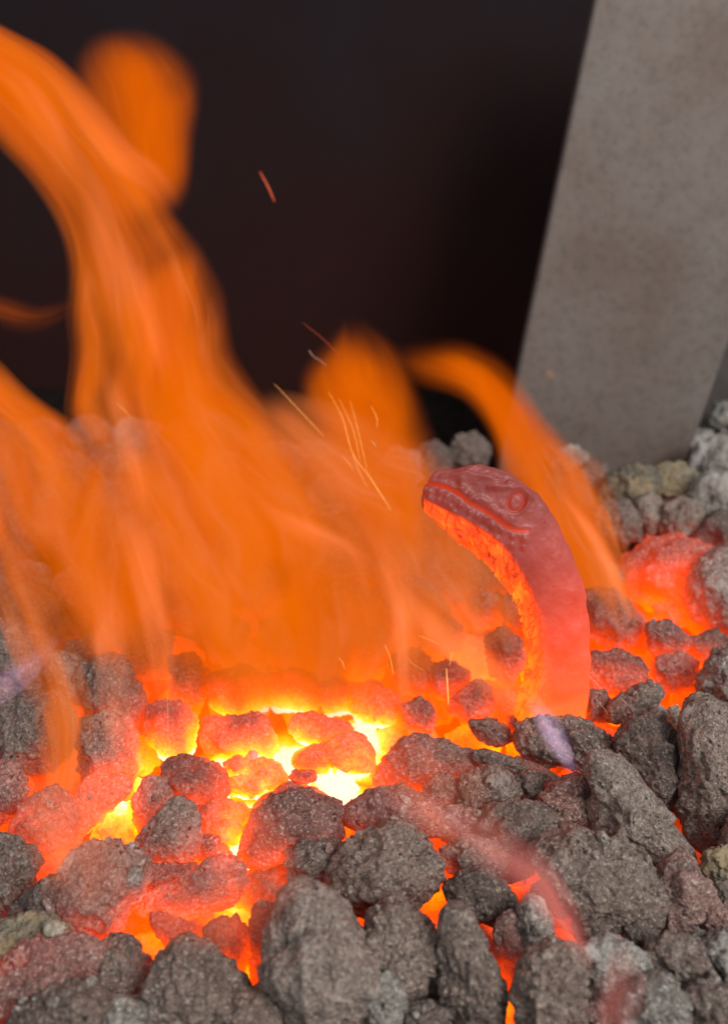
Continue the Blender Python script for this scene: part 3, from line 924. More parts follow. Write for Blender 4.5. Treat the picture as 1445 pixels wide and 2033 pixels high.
def make_snake():
    Pb = bed(1095, 1430, 0)
    YS = Pb[1]
    d0 = depth(Pb)
    mpp = d0 / F
    # two sides of the outline, from the snout down to the coals: back (upper/right) and throat (lower/left), pixels
    pairs = [((843, 975), (839, 988)), ((851, 955), (838, 1002)), ((868, 936), (852, 1026)), ((905, 934), (880, 1052)), ((948, 925), (908, 1078)),
             ((1000, 940), (936, 1098)), ((1046, 966), (966, 1122)), ((1082, 1000), (990, 1148)), ((1108, 1045), (1010, 1178)), ((1130, 1090), (1024, 1205)),
             ((1150, 1140), (1034, 1235)), ((1163, 1190), (1040, 1265)), ((1168, 1240), (1042, 1295)), ((1170, 1290), (1040, 1325)), ((1170, 1340), (1034, 1360)),
             ((1166, 1395), (1022, 1400)), ((1160, 1450), (1008, 1450)), ((1150, 1510), (1000, 1510))]
    A = np.array([list(a) + list(b) for a, b in pairs], float)
    n = 620
    S_ = catmull(A, n)
    a = S_[:, 0:2]; b = S_[:, 2:4]
    m_ = 300
    # section: u runs -1 (throat) .. +1 (back) on the side that faces us, then back round the far side
    phi = np.linspace(0, 2 * math.pi, m_, endpoint=False)
    hw = np.linalg.norm(a - b, axis=1) / 2 * mpp
    sfrac = np.linspace(0, 1, n)
    # position along the snake measured on the mid line, pixels
    mid = (a + b) / 2
    sl = np.r_[0, np.cumsum(np.linalg.norm(np.diff(mid, axis=0), axis=1))]
    u = np.cos(phi)                      # +1 back, -1 throat
    side = np.sin(phi)                   # >0 faces the camera
    ur = -0.40
    def prof(uu, side_):
        up = np.clip(1 - np.clip((uu - ur) / (1 - ur), 0, 1) ** 2.3, 0, 1) ** 0.5
        dn = np.clip(1 - np.clip((ur - uu) / (1 + ur), 0, 1) ** 1.25, 0, 1) ** 0.8
        front = np.where(uu > ur, up, dn)
        back = np.sqrt(np.clip(1 - uu * uu, 0, 1))
        return np.where(side_ > 0, front, back)
    zt = prof(u, side) * np.sign(side)
    # thickness toward the camera
    T_ = hw * np.interp(sfrac, [0, .05, .2, .4, .7, 1], [0.75, 0.80, 0.80, 0.86, 0.95, 1.0])
    U = np.broadcast_to(u, (n, m_))
    SL = np.broadcast_to(sl[:, None], (n, m_))
    pxx = mid[:, 0:1] + (a - b)[:, 0:1] / 2 * u
    pyy = mid[:, 1:2] + (a - b)[:, 1:2] / 2 * u
    dist = zt[None, :] * T_[:, None]      # towards camera
    front = (side > 0.0)[None, :] & np.ones((n, 1), bool)
    # ---- chased detail on the face, in metres (positive = outward)
    D = np.zeros((n, m_))
    PX = pxx; PY = pyy

    def seg_dist(line):
        L_ = np.array(line, float)
        best = np.full(PX.shape, 1e9); tt = np.zeros(PX.shape); acc = 0; side_ = np.zeros(PX.shape)
        tot = np.sum(np.linalg.norm(np.diff(L_, axis=0), axis=1))
        for i in range(len(L_) - 1):
            p, q_ = L_[i], L_[i + 1]
            e = q_ - p; l2 = e @ e
            t = np.clip(((PX - p[0]) * e[0] + (PY - p[1]) * e[1]) / l2, 0, 1)
            dd = np.hypot(PX - p[0] - t * e[0], PY - p[1] - t * e[1])
            k = dd < best
            best = np.where(k, dd, best); tt = np.where(k, (acc + t * math.sqrt(l2)) / tot, tt)
            acc += math.sqrt(l2)
        return best, tt
    mouth = catmull([(840, 962), (866, 966), (896, 976), (922, 992), (940, 1008), (962, 1018), (985, 1034), (1010, 1052), (1032, 1060), (1050, 1060)], 60)
    dm, tm = seg_dist(mouth)
    D -= 0.0030 * np.exp(-(dm / 2.6) ** 2) * np.clip((1.0 - tm) * 8 + .15, 0, 1)
    D += 0.0005 * np.exp(-((dm - 8) / 4) ** 2)
    # eye socket: ring groove with a raised rim, ball itself is a part
    ex, ey = 1028, 1003
    ca, sa = math.cos(R(-58)), math.sin(R(-58))
    qx = ((PX - ex) * ca + (PY - ey) * sa) / 21.0
    qy = (-(PX - ex) * sa + (PY - ey) * ca) / 16.0
    de = np.hypot(qx, qy)
    D -= 0.0020 * np.exp(-((de - 0.92) / 0.20) ** 2)
    D += 0.0007 * np.exp(-((de - 1.30) / 0.22) ** 2)
    # brow hollow and curled nostril
    for (x, y, r_, amp) in [(912, 966, 6, -.0016), (922, 958, 10, .0010), (935, 970, 12, -.0010), (1000, 962, 7, -.0016), (1012, 968, 6, .0012), (990, 972, 10, .0008),
                            (955, 975, 20, -.0007), (975, 985, 12, -.0006), (1060, 1000, 12, .0006), (1050, 1040, 14, -.0010), (985, 955, 5, -.0014)]:
        D += amp * np.exp(-(((PX - x) ** 2 + (PY - y) ** 2) / r_ ** 2))
    db, _t = seg_dist([(975, 975), (1005, 976), (1035, 980), (1056, 996)])
    D += 0.0016 * np.exp(-(db / 5.5) ** 2)
    D += 0.0010 * np.exp(-(seg_dist([(880, 952), (930, 946), (985, 960), (1040, 975)])[0] / 5.0) ** 2)
    # beads along the lips, below and above the mouth line
    L_ = mouth
    tang = np.gradient(L_, axis=0); tang /= np.linalg.norm(tang, axis=1)[:, None]
    nor = np.stack([-tang[:, 1], tang[:, 0]], 1)
    g = np.random.default_rng(3)
    for f in np.linspace(0.04, 0.98, 13):
        i = int(f * (len(L_) - 1))
        for off, amp, rr_ in ((15, .0026, 6.5), (30, .0022, 6.0), (-14, .0018, 6.0)):
            if off < 0 and (f < 0.3 or f > 0.8): continue
            x, y = L_[i] + nor[i] * (off + g.uniform(-2.5, 2.5)) + tang[i] * g.uniform(-3, 3)
            D += amp * g.uniform(.5, 1.2) * np.exp(-(((PX - x) ** 2 + (PY - y) ** 2) / (rr_ * g.uniform(.8, 1.2)) ** 2))
    # swollen scales ahead of the eye
    for (x, y) in [(975, 1008), (990, 1022), (1006, 1034), (960, 998), (1020, 1040), (1000, 1012), (980, 1030)]:
        D += .0016 * np.exp(-(((PX - x) ** 2 + (PY - y) ** 2) / 7.0 ** 2))
    D = D * front
    # hammered skin, coarse belly
    Xl = (PX - 1000) * mpp; Yl = -(PY - 1200) * mpp; Zl = dist
    Q = np.stack([Xl.ravel(), Yl.ravel(), Zl.ravel()], 1)
    skin = fbm(Q * 150, 5, 5).reshape(D.shape)
    D += 0.0012 * skin + 0.0007 * fbm(Q * 45, 2, 9).reshape(D.shape)
    bw = np.interp(sl, [0, 300, 480, 900], [.10, .16, .7, 1.2])[:, None]
    belly = np.clip((ur + 0.04 - U) / bw + 0.8 * (bw - .1), 0, 1) * (sl[:, None] > 10)
    fade = np.interp(sl, [0, 330, 430, 900], [1, 1, .45, .3])[:, None]
    # torn scale pattern running along the throat
    Qs = np.stack([(SL * 0.055).ravel(), (U * 6.5 + SL * 0.012).ravel(), np.zeros(U.size)], 1)
    torn = (1 - np.abs(fbm(Qs, 4, 44))).reshape(D.shape)
    D -= belly * fade * 0.0040 * np.clip(torn - 0.80, 0, 1) * 5 * 0.45
    D -= belly * fade * 0.0012 * np.abs(fbm(Q * 260, 3, 61)).reshape(D.shape)
    # low muscle bands across the neck
    D += (1 - belly) * 0.0002 * np.sin(SL * 0.10 + U * 2.2) * np.interp(sl, [0, 260, 330, 900], [0, 0, 1, 1])[:, None]
    # world positions
    r_in = hw[:, None] + 0 * U
    k = 1 + D / np.maximum(hw[:, None], 1e-4)
    cx = mid[:, 0:1]; cyy = mid[:, 1:2]
    XX = cx + (PX - cx) * (1 + (k - 1) * np.abs(U))
    YY = cyy + (PY - cyy) * (1 + (k - 1) * np.abs(U))
    DZ = dist + D * np.sign(side)[None, :] * np.clip(np.abs(zt)[None, :] * 1.5, 0, 1)
    # neck leans gently: body stands upright on the vertical plane Y = YS
    P = np.zeros((n, m_, 3))
    base = EYE[None, None, :]
    d = FW + ((XX - W_PX / 2) / F)[..., None] * RT - ((YY - H_PX / 2) / F)[..., None] * UP
    lean = YS
    P = base + d * (lean / d[..., 1])[..., None]
    toward = EYE - (Pb + np.array([0, 0, 0.06])); toward /= np.linalg.norm(toward)
    scale = (lean / d[..., 1]) / (d0)
    P = P + toward * (DZ * scale)[..., None]
    # heat: hottest at the fire and on the throat (glow partly painted-in firelight), duller on the head
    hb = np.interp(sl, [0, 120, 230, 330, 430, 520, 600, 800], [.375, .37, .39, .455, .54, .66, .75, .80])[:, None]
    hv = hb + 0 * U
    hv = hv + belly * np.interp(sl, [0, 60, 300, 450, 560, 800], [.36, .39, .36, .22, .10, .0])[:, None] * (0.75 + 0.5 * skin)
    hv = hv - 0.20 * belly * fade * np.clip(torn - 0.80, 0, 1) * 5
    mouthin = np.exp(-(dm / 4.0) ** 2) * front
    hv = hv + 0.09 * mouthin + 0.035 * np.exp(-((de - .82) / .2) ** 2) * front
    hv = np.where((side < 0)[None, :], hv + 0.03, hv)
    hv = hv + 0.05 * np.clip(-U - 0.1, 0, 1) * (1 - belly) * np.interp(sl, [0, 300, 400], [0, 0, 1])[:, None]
    V = P.reshape(-1, 3)
    i = np.arange(n * m_).reshape(n, m_)
    j = np.roll(i, -1, axis=1)
    Fc = np.stack([i[:-1], j[:-1], j[1:], i[1:]], -1).reshape(-1, 4)
    # cap the snout with a fan written as quads (degenerate-free: pair of triangles)
    V = np.vstack([V, P[0].mean(0)[None, :], P[-1].mean(0)[None, :]])
    hv = np.r_[hv.ravel(), .42, .7]
    org = Pb.copy()
    root = bpy.data.objects.new('snake_figure', None)
    root.location = org
    C.objects.link(root)
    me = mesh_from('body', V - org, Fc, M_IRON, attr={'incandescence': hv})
    import bmesh
    bm = bmesh.new(); bm.from_mesh(me); bm.verts.ensure_lookup_table()
    for (row, cidx) in ((0, n * m_), (n - 1, n * m_ + 1)):
        ids = i[row]
        for q in range(m_):
            try:
                f = bm.faces.new([bm.verts[ids[q]], bm.verts[ids[(q + 1) % m_]], bm.verts[cidx]]); f.smooth = True
            except ValueError:
                pass
    bmesh.ops.recalc_face_normals(bm, faces=bm.faces[:])
    bm.to_mesh(me); bm.free()
    o = link('body', me, parent=root)
    # the eye
    V0, F0 = ico(4)
    kk = np.argmin(np.where(front, (PX - ex) ** 2 + (PY - ey) ** 2, 1e9))
    pe = P.reshape(-1, 3)[kk]
    E = V0 * np.array([14.0, 9.5, 10.5]) * mpp * 0.95
    rot = np.array(Matrix.Rotation(R(35), 3, 'Y'))
    E = E @ rot.T
    eye = link('eye', mesh_from('eye', E + pe + np.array([0, 0.0021, 0]) - org, F0, M_IRON, attr={'incandescence': np.full(len(V0), .40)}), parent=root)
    tag(root, 'red-hot forged iron snake head and neck rearing up out of the coals', 'snake figure')
    return d0


D_SNAKE = make_snake()

# ------------------------------------------------------------------ flames
def float_curve(nt, src, xs, ys):
    n = nt.nodes.new('ShaderNodeFloatCurve')
    c = n.mapping.curves[0]
    n.mapping.use_clip = False
    pts = c.points
    pts[0].location = (float(xs[0]), float(ys[0]))
    pts[1].location = (float(xs[-1]), float(ys[-1]))
    for x, y in zip(xs[1:-1], ys[1:-1]):
        pts.new(float(x), float(y))
    n.mapping.update()
    nt.links.new(src, n.inputs['Value'])
    return n.outputs[0]


def flame_material(name, LEN, A, cx, hw, T, c1, c2, c3, dens, streak, soft, seed, veil, base_fade, ragged, floor_, tipfade):
    """glowing gas in a closed body: it thins out across and along the flow, and is streaked along it.
    local z = along the flow, local x = across, local y = through; c1 main, c2 deep, c3 bright filaments"""
    m, nt, out = new_mat(name)
    L = nt.links
    tc = N(nt, 'ShaderNodeTexCoord')
    sp = N(nt, 'ShaderNodeSeparateXYZ'); L.new(tc.outputs['Object'], sp.inputs[0])
    a = math_n(nt, 'DIVIDE', sp.outputs[2], LEN)
    k = math_n(nt, 'MULTIPLY', a, 1.0, clamp=True)
    x0, x1 = cx.min(), cx.max() + 1e-4
    fx = math_n(nt, 'MULTIPLY_ADD', float_curve(nt, k, A, (cx - x0) / (x1 - x0)), x1 - x0, x0)
    wm = hw.max()
    fw = math_n(nt, 'MAXIMUM', math_n(nt, 'MULTIPLY', float_curve(nt, k, A, hw / wm), wm), 0.0006)
    s = math_n(nt, 'DIVIDE', math_n(nt, 'SUBTRACT', sp.outputs[0], fx), fw)
    yy = math_n(nt, 'DIVIDE', sp.outputs[1], T)
    cv = N(nt, 'ShaderNodeCombineXYZ')
    L.new(math_n(nt, 'MULTIPLY_ADD', s, 0.55, seed), cv.inputs[0])
    L.new(math_n(nt, 'MULTIPLY', yy, 0.35), cv.inputs[1])
    L.new(math_n(nt, 'MULTIPLY', sp.outputs[2], 14.0), cv.inputs[2])
    n0 = N(nt, 'ShaderNodeTexNoise'); setin(n0, Scale=1.3, Detail=1.0, Roughness=0.5); L.new(cv.outputs[0], n0.inputs['Vector'])
    s2 = math_n(nt, 'MULTIPLY_ADD', math_n(nt, 'SUBTRACT', n0.outputs[0], 0.5), ragged, s)
    # across and through
    r2 = math_n(nt, 'ADD', math_n(nt, 'MULTIPLY', s2, s2), math_n(nt, 'MULTIPLY', yy, yy))
    f = math_n(nt, 'POWER', math_n(nt, 'SUBTRACT', 1.0, r2, clamp=True), soft)
    # ends
    e1 = N(nt, 'ShaderNodeMapRange', interpolation_type='SMOOTHSTEP'); L.new(a, e1.inputs[0]); setin(e1, From_Min=0.0, From_Max=base_fade, To_Min=0.0, To_Max=1.0) if False else None
    e1.inputs[1].default_value = 0.0; e1.inputs[2].default_value = base_fade; e1.inputs[3].default_value = 0; e1.inputs[4].default_value = 1
    e2 = N(nt, 'ShaderNodeMapRange', interpolation_type='SMOOTHSTEP'); L.new(a, e2.inputs[0])
    e2.inputs[1].default_value = 1.0; e2.inputs[2].default_value = 1.0 - tipfade; e2.inputs[3].default_value = 0; e2.inputs[4].default_value = 1
    f = math_n(nt, 'MULTIPLY', math_n(nt, 'MULTIPLY', f, e1.outputs[0]), e2.outputs[0])
    # streaks that follow the flow
    cs = N(nt, 'ShaderNodeCombineXYZ')
    L.new(math_n(nt, 'MULTIPLY_ADD', s2, streak, seed * 2.0), cs.inputs[0])
    L.new(math_n(nt, 'MULTIPLY', yy, 1.1), cs.inputs[1])
    L.new(math_n(nt, 'MULTIPLY', sp.outputs[2], 9.0), cs.inputs[2])
    n1 = N(nt, 'ShaderNodeTexNoise'); setin(n1, Scale=1.0, Detail=2.5, Roughness=0.55, Distortion=0.5); L.new(cs.outputs[0], n1.inputs['Vector'])
    st = N(nt, 'ShaderNodeMapRange', interpolation_type='SMOOTHSTEP'); L.new(n1.outputs[0], st.inputs[0])
    st.inputs[1].default_value = 0.34; st.inputs[2].default_value = 0.64; st.inputs[3].default_value = floor_; st.inputs[4].default_value = 1.5
    sc = N(nt, 'ShaderNodeSeparateColor'); L.new(n1.outputs['Color'], sc.inputs[0])
    rdg = math_n(nt, 'ABSOLUTE', math_n(nt, 'SUBTRACT', sc.outputs[1], 0.5))
    rg = N(nt, 'ShaderNodeMapRange', interpolation_type='SMOOTHSTEP'); L.new(rdg, rg.inputs[0])
    rg.inputs[1].default_value = 0.055; rg.inputs[2].default_value = 0.0; rg.inputs[3].default_value = 0.0; rg.inputs[4].default_value = 1.0
    dn = math_n(nt, 'MULTIPLY', math_n(nt, 'MULTIPLY_ADD', rg.outputs[0], 0.35, st.outputs[0]), f)
    cb = N(nt, 'ShaderNodeCombineXYZ')
    L.new(math_n(nt, 'MULTIPLY_ADD', s, 0.95, seed + 5.0), cb.inputs[0]); L.new(math_n(nt, 'MULTIPLY', sp.outputs[2], 13.0), cb.inputs[2])
    nb = N(nt, 'ShaderNodeTexNoise'); setin(nb, Scale=1.0, Detail=1.0, Roughness=0.5, Distortion=0.8); L.new(cb.outputs[0], nb.inputs['Vector'])
    vb = N(nt, 'ShaderNodeMapRange', interpolation_type='SMOOTHSTEP'); L.new(nb.outputs[0], vb.inputs[0])
    vb.inputs[1].default_value = 0.34; vb.inputs[2].default_value = 0.58; vb.inputs[3].default_value = 0.32; vb.inputs[4].default_value = 1.15
    dn = math_n(nt, 'MULTIPLY', dn, vb.outputs[0])
    dn = math_n(nt, 'MULTIPLY', dn, dens)
    cm = N(nt, 'ShaderNodeMix', data_type='RGBA')
    cr = N(nt, 'ShaderNodeMapRange'); L.new(sc.outputs[2], cr.inputs[0]); cr.inputs[1].default_value = .42; cr.inputs[2].default_value = .60
    L.new(cr.outputs[0], cm.inputs[0]); cm.inputs[6].default_value = (*c1, 1); cm.inputs[7].default_value = (*c2, 1)
    c4 = N(nt, 'ShaderNodeMix', data_type='RGBA'); L.new(math_n(nt, 'MULTIPLY', rg.outputs[0], 0.55), c4.inputs[0]); L.new(cm.outputs[2], c4.inputs[6]); c4.inputs[7].default_value = (*c3, 1)
    em = N(nt, 'ShaderNodeEmission'); L.new(c4.outputs[2], em.inputs[0]); L.new(dn, em.inputs[1])
    ab = N(nt, 'ShaderNodeVolumeAbsorption'); ab.inputs[0].default_value = (0, 0, 0, 1); L.new(math_n(nt, 'MULTIPLY', dn, 0.3 if veil else 1.0), ab.inputs['Density'])
    ad = N(nt, 'ShaderNodeAddShader'); L.new(em.outputs[0], ad.inputs[0]); L.new(ab.outputs[0], ad.inputs[1])
    L.new(ad.outputs[0], out.inputs['Volume'])
    if not veil:
        rgb = N(nt, 'ShaderNodeRGB'); rgb.outputs[0].default_value = (1, 1, 1, 1)
        tr = N(nt, 'ShaderNodeBsdfTransparent'); L.new(rgb.outputs[0], tr.inputs[0])
        L.new(tr.outputs[0], out.inputs['Surface'])
    return m


ORANGE = (0.95, 0.165, 0.0004)
DEEPO = (0.74, 0.110, 0.0003)
SALMON = (0.92, 0.215, 0.055)
ROSE = (0.80, 0.20, 0.10)
KIND = {  # main, deep, filament, optical depth through the middle, streaks across, softness, ragged, floor
    'main': (ORANGE, (0.80, 0.112, 0.0004), SALMON, 2.1, 2.4, 1.0, 0.7, 0.10),
    'back': ((0.80, 0.122, 0.0005), DEEPO, ORANGE, 2.0, 1.1, 1.9, 0.5, 0.65),
    'sheet': ((0.86, 0.142, 0.0005), (0.74, 0.105, 0.0004), SALMON, 1.55, 2.4, 1.0, 0.6, 0.16),
    'salmon': ((0.86, 0.180, 0.030), (0.78, 0.125, 0.003), (0.92, 0.26, 0.10), 1.0, 2.6, 0.9, 0.8, 0.18),
    'streak': (SALMON, ROSE, (0.92, 0.26, 0.12), 0.30, 1.0, 1.3, 0.9, 0.35),
    'pink': ((0.55, 0.13, 0.11), (0.46, 0.17, 0.16), (0.7, 0.2, 0.13), 0.50, 1.6, 1.3, 1.1, 0.25),
    'haze': ((0.50, 0.075, 0.018), (0.42, 0.070, 0.025), (0.70, 0.12, 0.035), 0.40, 1.6, 1.3, 1.1, 0.25),
    'violet': ((0.46, 0.30, 0.50), (0.52, 0.24, 0.28), (0.6, 0.4, 0.6), 0.50, 1.2, 1.2, 0.8, 0.5),
}


def flame(pts, Y0, kind, thick=0.016, name='flame', label=None, cat='flame', group=None, seed=0, base_fade=0.12, tipfade=0.10, depth_k=1.0):
    """pts: px, py, half width px down the middle of the flame, tip first, foot last"""
    P_ = np.array(pts, float)
    S_ = catmull(P_, 60)[::-1]
    Wp = np.array([at(x, y, Y0) for x, y, _ in S_])
    mp_ = np.array([depth(w) / F for w in Wp])
    foot, tipp = Wp[0], Wp[-1]
    ax = tipp - foot; ax[1] = 0
    LEN = np.linalg.norm(ax); ax /= LEN
    bx = np.array([ax[2], 0, -ax[0]])           # across, to the right of the flow
    rel = Wp - foot
    A = rel @ ax / LEN
    B = rel @ bx
    A = np.maximum.accumulate(A + np.arange(60) * 1e-6)
    A = (A - A[0]) / (A[-1] - A[0])
    slope = np.gradient(B) / np.maximum(np.gradient(A) * LEN, 1e-5)
    hw = S_[:, 2] * mp_ * np.sqrt(1 + np.clip(slope, -1.5, 1.5) ** 2)
    e_ = np.clip((1 - A) / 0.15, 0, 1)
    hw = hw * (0.35 + 0.65 * np.sqrt(1 - (1 - e_) ** 2))
    sel = np.unique(np.linspace(0, 59, 15).astype(int))
    T_ = thick
    c1, c2, c3, tau, streak, soft, ragged, fl = KIND[kind]
    dens = depth_k * tau / (2 * T_ * 0.62)
    mat = flame_material(name + '_gas', LEN, A[sel], B[sel], hw[sel], T_, c1, c2, c3, dens, streak, soft, float(seed) * 3.7, name != 'flame', base_fade, ragged, fl, tipfade)
    # the closed body that holds the gas
    n, m_ = 40, 28
    t = np.linspace(0, 1, n)
    Bc = np.interp(t, A, B); Wc = np.interp(t, A, hw) * (1 + 0.30 * ragged) + 0.0006
    phi = np.linspace(0, 2 * math.pi, m_, endpoint=False)
    V = np.zeros((n, m_, 3))
    V[..., 0] = Bc[:, None] + Wc[:, None] * np.cos(phi) * 1.02
    V[..., 1] = T_ * 1.02 * np.sin(phi)
    V[..., 2] = (t * LEN)[:, None]
    i = np.arange(n * m_).reshape(n, m_); j = np.roll(i, -1, axis=1)
    Fc = np.stack([i[:-1], j[:-1], j[1:], i[1:]], -1).reshape(-1, 4)
    me = mesh_from(name, V.reshape(-1, 3), Fc, mat)
    import bmesh
    bm = bmesh.new(); bm.from_mesh(me); bm.verts.ensure_lookup_table()
    bm.faces.new([bm.verts[q] for q in i[0]]); bm.faces.new([bm.verts[q] for q in i[-1]])
    bmesh.ops.recalc_face_normals(bm, faces=bm.faces[:])
    bm.to_mesh(me); bm.free()
    o = link(name, me, foot)
    M = Matrix((bx, np.cross(ax, bx), ax)).transposed()
    o.rotation_euler = M.to_euler()
    tag(o, label, cat, group)
    return o


GF = 'flames rising off the coals'
GW = 'thin wisps of burning gas'
YB = bed(560, 1430)[1]
flame([(-170, 20, 60), (-40, 100, 92), (60, 182, 104), (146, 292, 106), (215, 395, 110), (258, 500, 138), (282, 600, 162), (306, 720, 178),
       (345, 860, 205), (400, 960, 210), (450, 1070, 220), (505, 1200, 225), (545, 1330, 210), (570, 1470, 150)], YB + .03, 'main', .028,
      label='tallest orange flame, curling over towards the top corner of the picture', group=GF, seed=1, tipfade=.02, depth_k=1.15, base_fade=.36)
flame([(225, 50, 70), (262, 145, 128), (282, 225, 134), (302, 315, 92), (335, 430, 34)], YB + .14, 'back', .034,
      label='round blurred ball of flame behind the top of the tallest flame', group=GF, seed=2, tipfade=.3, base_fade=.35)
flame([(-120, 690, 70), (-35, 820, 120), (45, 920, 150), (105, 1020, 160), (165, 1130, 160), (225, 1260, 135), (290, 1420, 90)], YB + .05, 'main', .026,
      label='broad orange flame coming in low from the left edge', group=GF, seed=3, tipfade=.05, base_fade=.75)
flame([(690, 640, 50), (700, 715, 112), (718, 810, 132), (742, 900, 135), (775, 1010, 130), (800, 1120, 100), (805, 1240, 60)], YB + .12, 'back', .034,
      label='rounded soft orange flame in the middle, behind the rising sparks', group=GF, seed=4, tipfade=.22)
flame([(775, 705, 24), (850, 718, 52), (920, 735, 62), (985, 782, 66), (1026, 856, 66), (1068, 940, 86), (1118, 1030, 88), (1168, 1120, 70), (1220, 1220, 44)], YB + .10, 'back', .028,
      label='hooked orange flame curling up behind the snake head', group=GF, seed=5, tipfade=.2)
flame([(1060, 880, 40), (1115, 960, 86), (1160, 1050, 84), (1195, 1130, 66), (1232, 1225, 36)], YB + .075, 'salmon', .022,
      label='salmon tinted flame running down behind the back of the snake neck', group=GF, seed=6)
flame([(500, 800, 50), (600, 880, 115), (700, 970, 165), (780, 1060, 195), (845, 1160, 200), (900, 1270, 170), (940, 1390, 100)], YB + .05, 'salmon', .024,
      label='pale salmon sheet of flame leaning down towards the snake', group=GF, seed=7, base_fade=.3)
flame([(440, 860, 90), (505, 950, 180), (560, 1050, 270), (600, 1180, 300), (630, 1300, 290), (650, 1420, 220), (655, 1500, 120)], YB + .02, 'sheet', .030,
      label='wide low orange sheet of flame over the white-hot coals', group=GF, seed=8, depth_k=1.0, base_fade=.35)
flame([(215, 890, 60), (245, 980, 120), (270, 1080, 180), (310, 1210, 185), (350, 1330, 160), (390, 1450, 80)], YB + .03, 'sheet', .026,
      label='thin orange sheet of flame between the tallest flame and the broad low one', group=GF, seed=9, base_fade=.6, depth_k=.8)
flame([(-70, 585, 24), (20, 622, 40), (90, 630, 30), (165, 600, 12)], YB + .15, 'back', .012, label='faint dull orange lick of flame alone at the left edge', group=GF, seed=10, depth_k=.14, tipfade=.02, base_fade=.6)
YL = bed(140, 1540)[1]
flame([(0, 1080, 30), (55, 1220, 52), (105, 1330, 58), (135, 1430, 60), (140, 1520, 56), (125, 1620, 24)], YL + .01, 'salmon', .016, label='narrow salmon lick of flame over the grey lumps near the left edge', group=GF, seed=11)
W_ = [
 ([(185, 1100, 14), (210, 1230, 40), (225, 1350, 44), (222, 1450, 38), (200, 1590, 20)], YL + .01, 'streak', 'rosy wisp rising over the lumps left of the hot core'),
 ([(45, 1520, 14), (90, 1630, 46), (120, 1700, 44), (128, 1790, 16)], bed(120, 1770)[1], 'streak', 'pink wisp in front of the red glowing lump near the left edge'),
 ([(-30, 110, 10), (50, 175, 26), (100, 260, 30), (145, 370, 20)], YB + .015, 'streak', 'salmon streak under the top curl of the tallest flame'),
 ([(60, 80, 10), (150, 200, 26), (230, 300, 32), (310, 360, 30), (362, 430, 14)], YB + .015, 'streak', 'salmon streak along the upper edge of the tallest flame'),
 ([(160, 310, 14), (205, 440, 34), (235, 560, 34), (255, 670, 14)], YB + .012, 'streak', 'salmon streak down the middle of the tallest flame'),
 ([(225, 430, 12), (265, 560, 38), (300, 660, 38), (335, 790, 14)], YB + .010, 'streak', 'rosy streak beside the middle of the tallest flame'),
 ([(195, 700, 10), (245, 830, 26), (275, 930, 28), (295, 1040, 12)], YB + .012, 'streak', 'mauve streak between the broad low flame and the tallest flame'),
 ([(215, 940, 12), (270, 1080, 32), (305, 1200, 34), (325, 1320, 28), (338, 1450, 10)], YB, 'streak', 'thin salmon streak falling straight to the coals left of the core'),
 ([(490, 990, 10), (580, 1040, 24), (660, 1080, 28), (750, 1130, 12)], YB, 'streak', 'pale streak crossing the low sheet of flame'),
 ([(690, 990, 12), (770, 1100, 34), (800, 1210, 36), (802, 1330, 30), (795, 1450, 10)], YB - .008, 'streak', 'rosy streak down to the coals left of the snake'),
 ([(780, 1150, 12), (860, 1250, 38), (930, 1310, 44), (1000, 1370, 40), (1070, 1430, 12)], YB - .010, 'streak', 'rosy streak slanting down to the foot of the snake'),
 ([(1100, 960, 8), (1165, 1050, 20), (1208, 1120, 24), (1235, 1190, 20), (1248, 1250, 8)], YB + .055, 'streak', 'bright salmon edge streak behind the snake neck'),
 ([(1040, 1380, 10), (1080, 1430, 24), (1110, 1475, 27), (1150, 1540, 12)], bed(1100, 1530)[1] - .01, 'violet', 'lavender wisp on the coke just below the snake'),
 ([(-50, 1410, 12), (10, 1360, 30), (60, 1320, 28), (125, 1260, 10)], bed(30, 1420)[1] - .02, 'violet', 'lavender wisp over grey lumps at the left edge'),
 ([(70, 1440, 30), (130, 1560, 110), (170, 1700, 130), (190, 1850, 60)], bed(190, 1850)[1], 'haze', 'faint red haze of flame over the lumps at the lower left'),
 ([(420, 1480, 40), (450, 1620, 150), (430, 1780, 160), (400, 1930, 70)], bed(400, 1930)[1], 'haze', 'faint red haze of flame in front of the white-hot core'),
 ([(700, 1420, 40), (800, 1510, 110), (900, 1610, 120), (1000, 1700, 60)], bed(950, 1700)[1], 'haze', 'faint rosy haze of flame over the lumps between the core and the big grey slab'),
 ([(840, 1590, 12), (950, 1660, 48), (1040, 1720, 54), (1100, 1790, 46), (1150, 1870, 32), (1175, 1940, 10)], bed(1100, 1900)[1] - .01, 'pink', 'long rose pink wisp slanting across the grey coke'),
 ([(1232, 1880, 10), (1240, 1950, 38), (1225, 2010, 44), (1212, 2080, 16)], bed(1230, 2050)[1] - .005, 'pink', 'short rose pink wisp at the bottom edge over pale lumps'),
 ([(720, 1580, 10), (800, 1600, 26), (880, 1625, 28), (980, 1670, 12)], bed(850, 1660)[1] - .015, 'pink', 'faint rose wisp over the lumps beside the white-hot core'),
]
for k_, (pts, y_, kd, lab) in enumerate(W_):
    flame(pts, y_, kd, .010, name='flame_wisp', label=lab, cat='flame wisp', group=GW, seed=30 + k_, base_fade=.35, tipfade=.35)

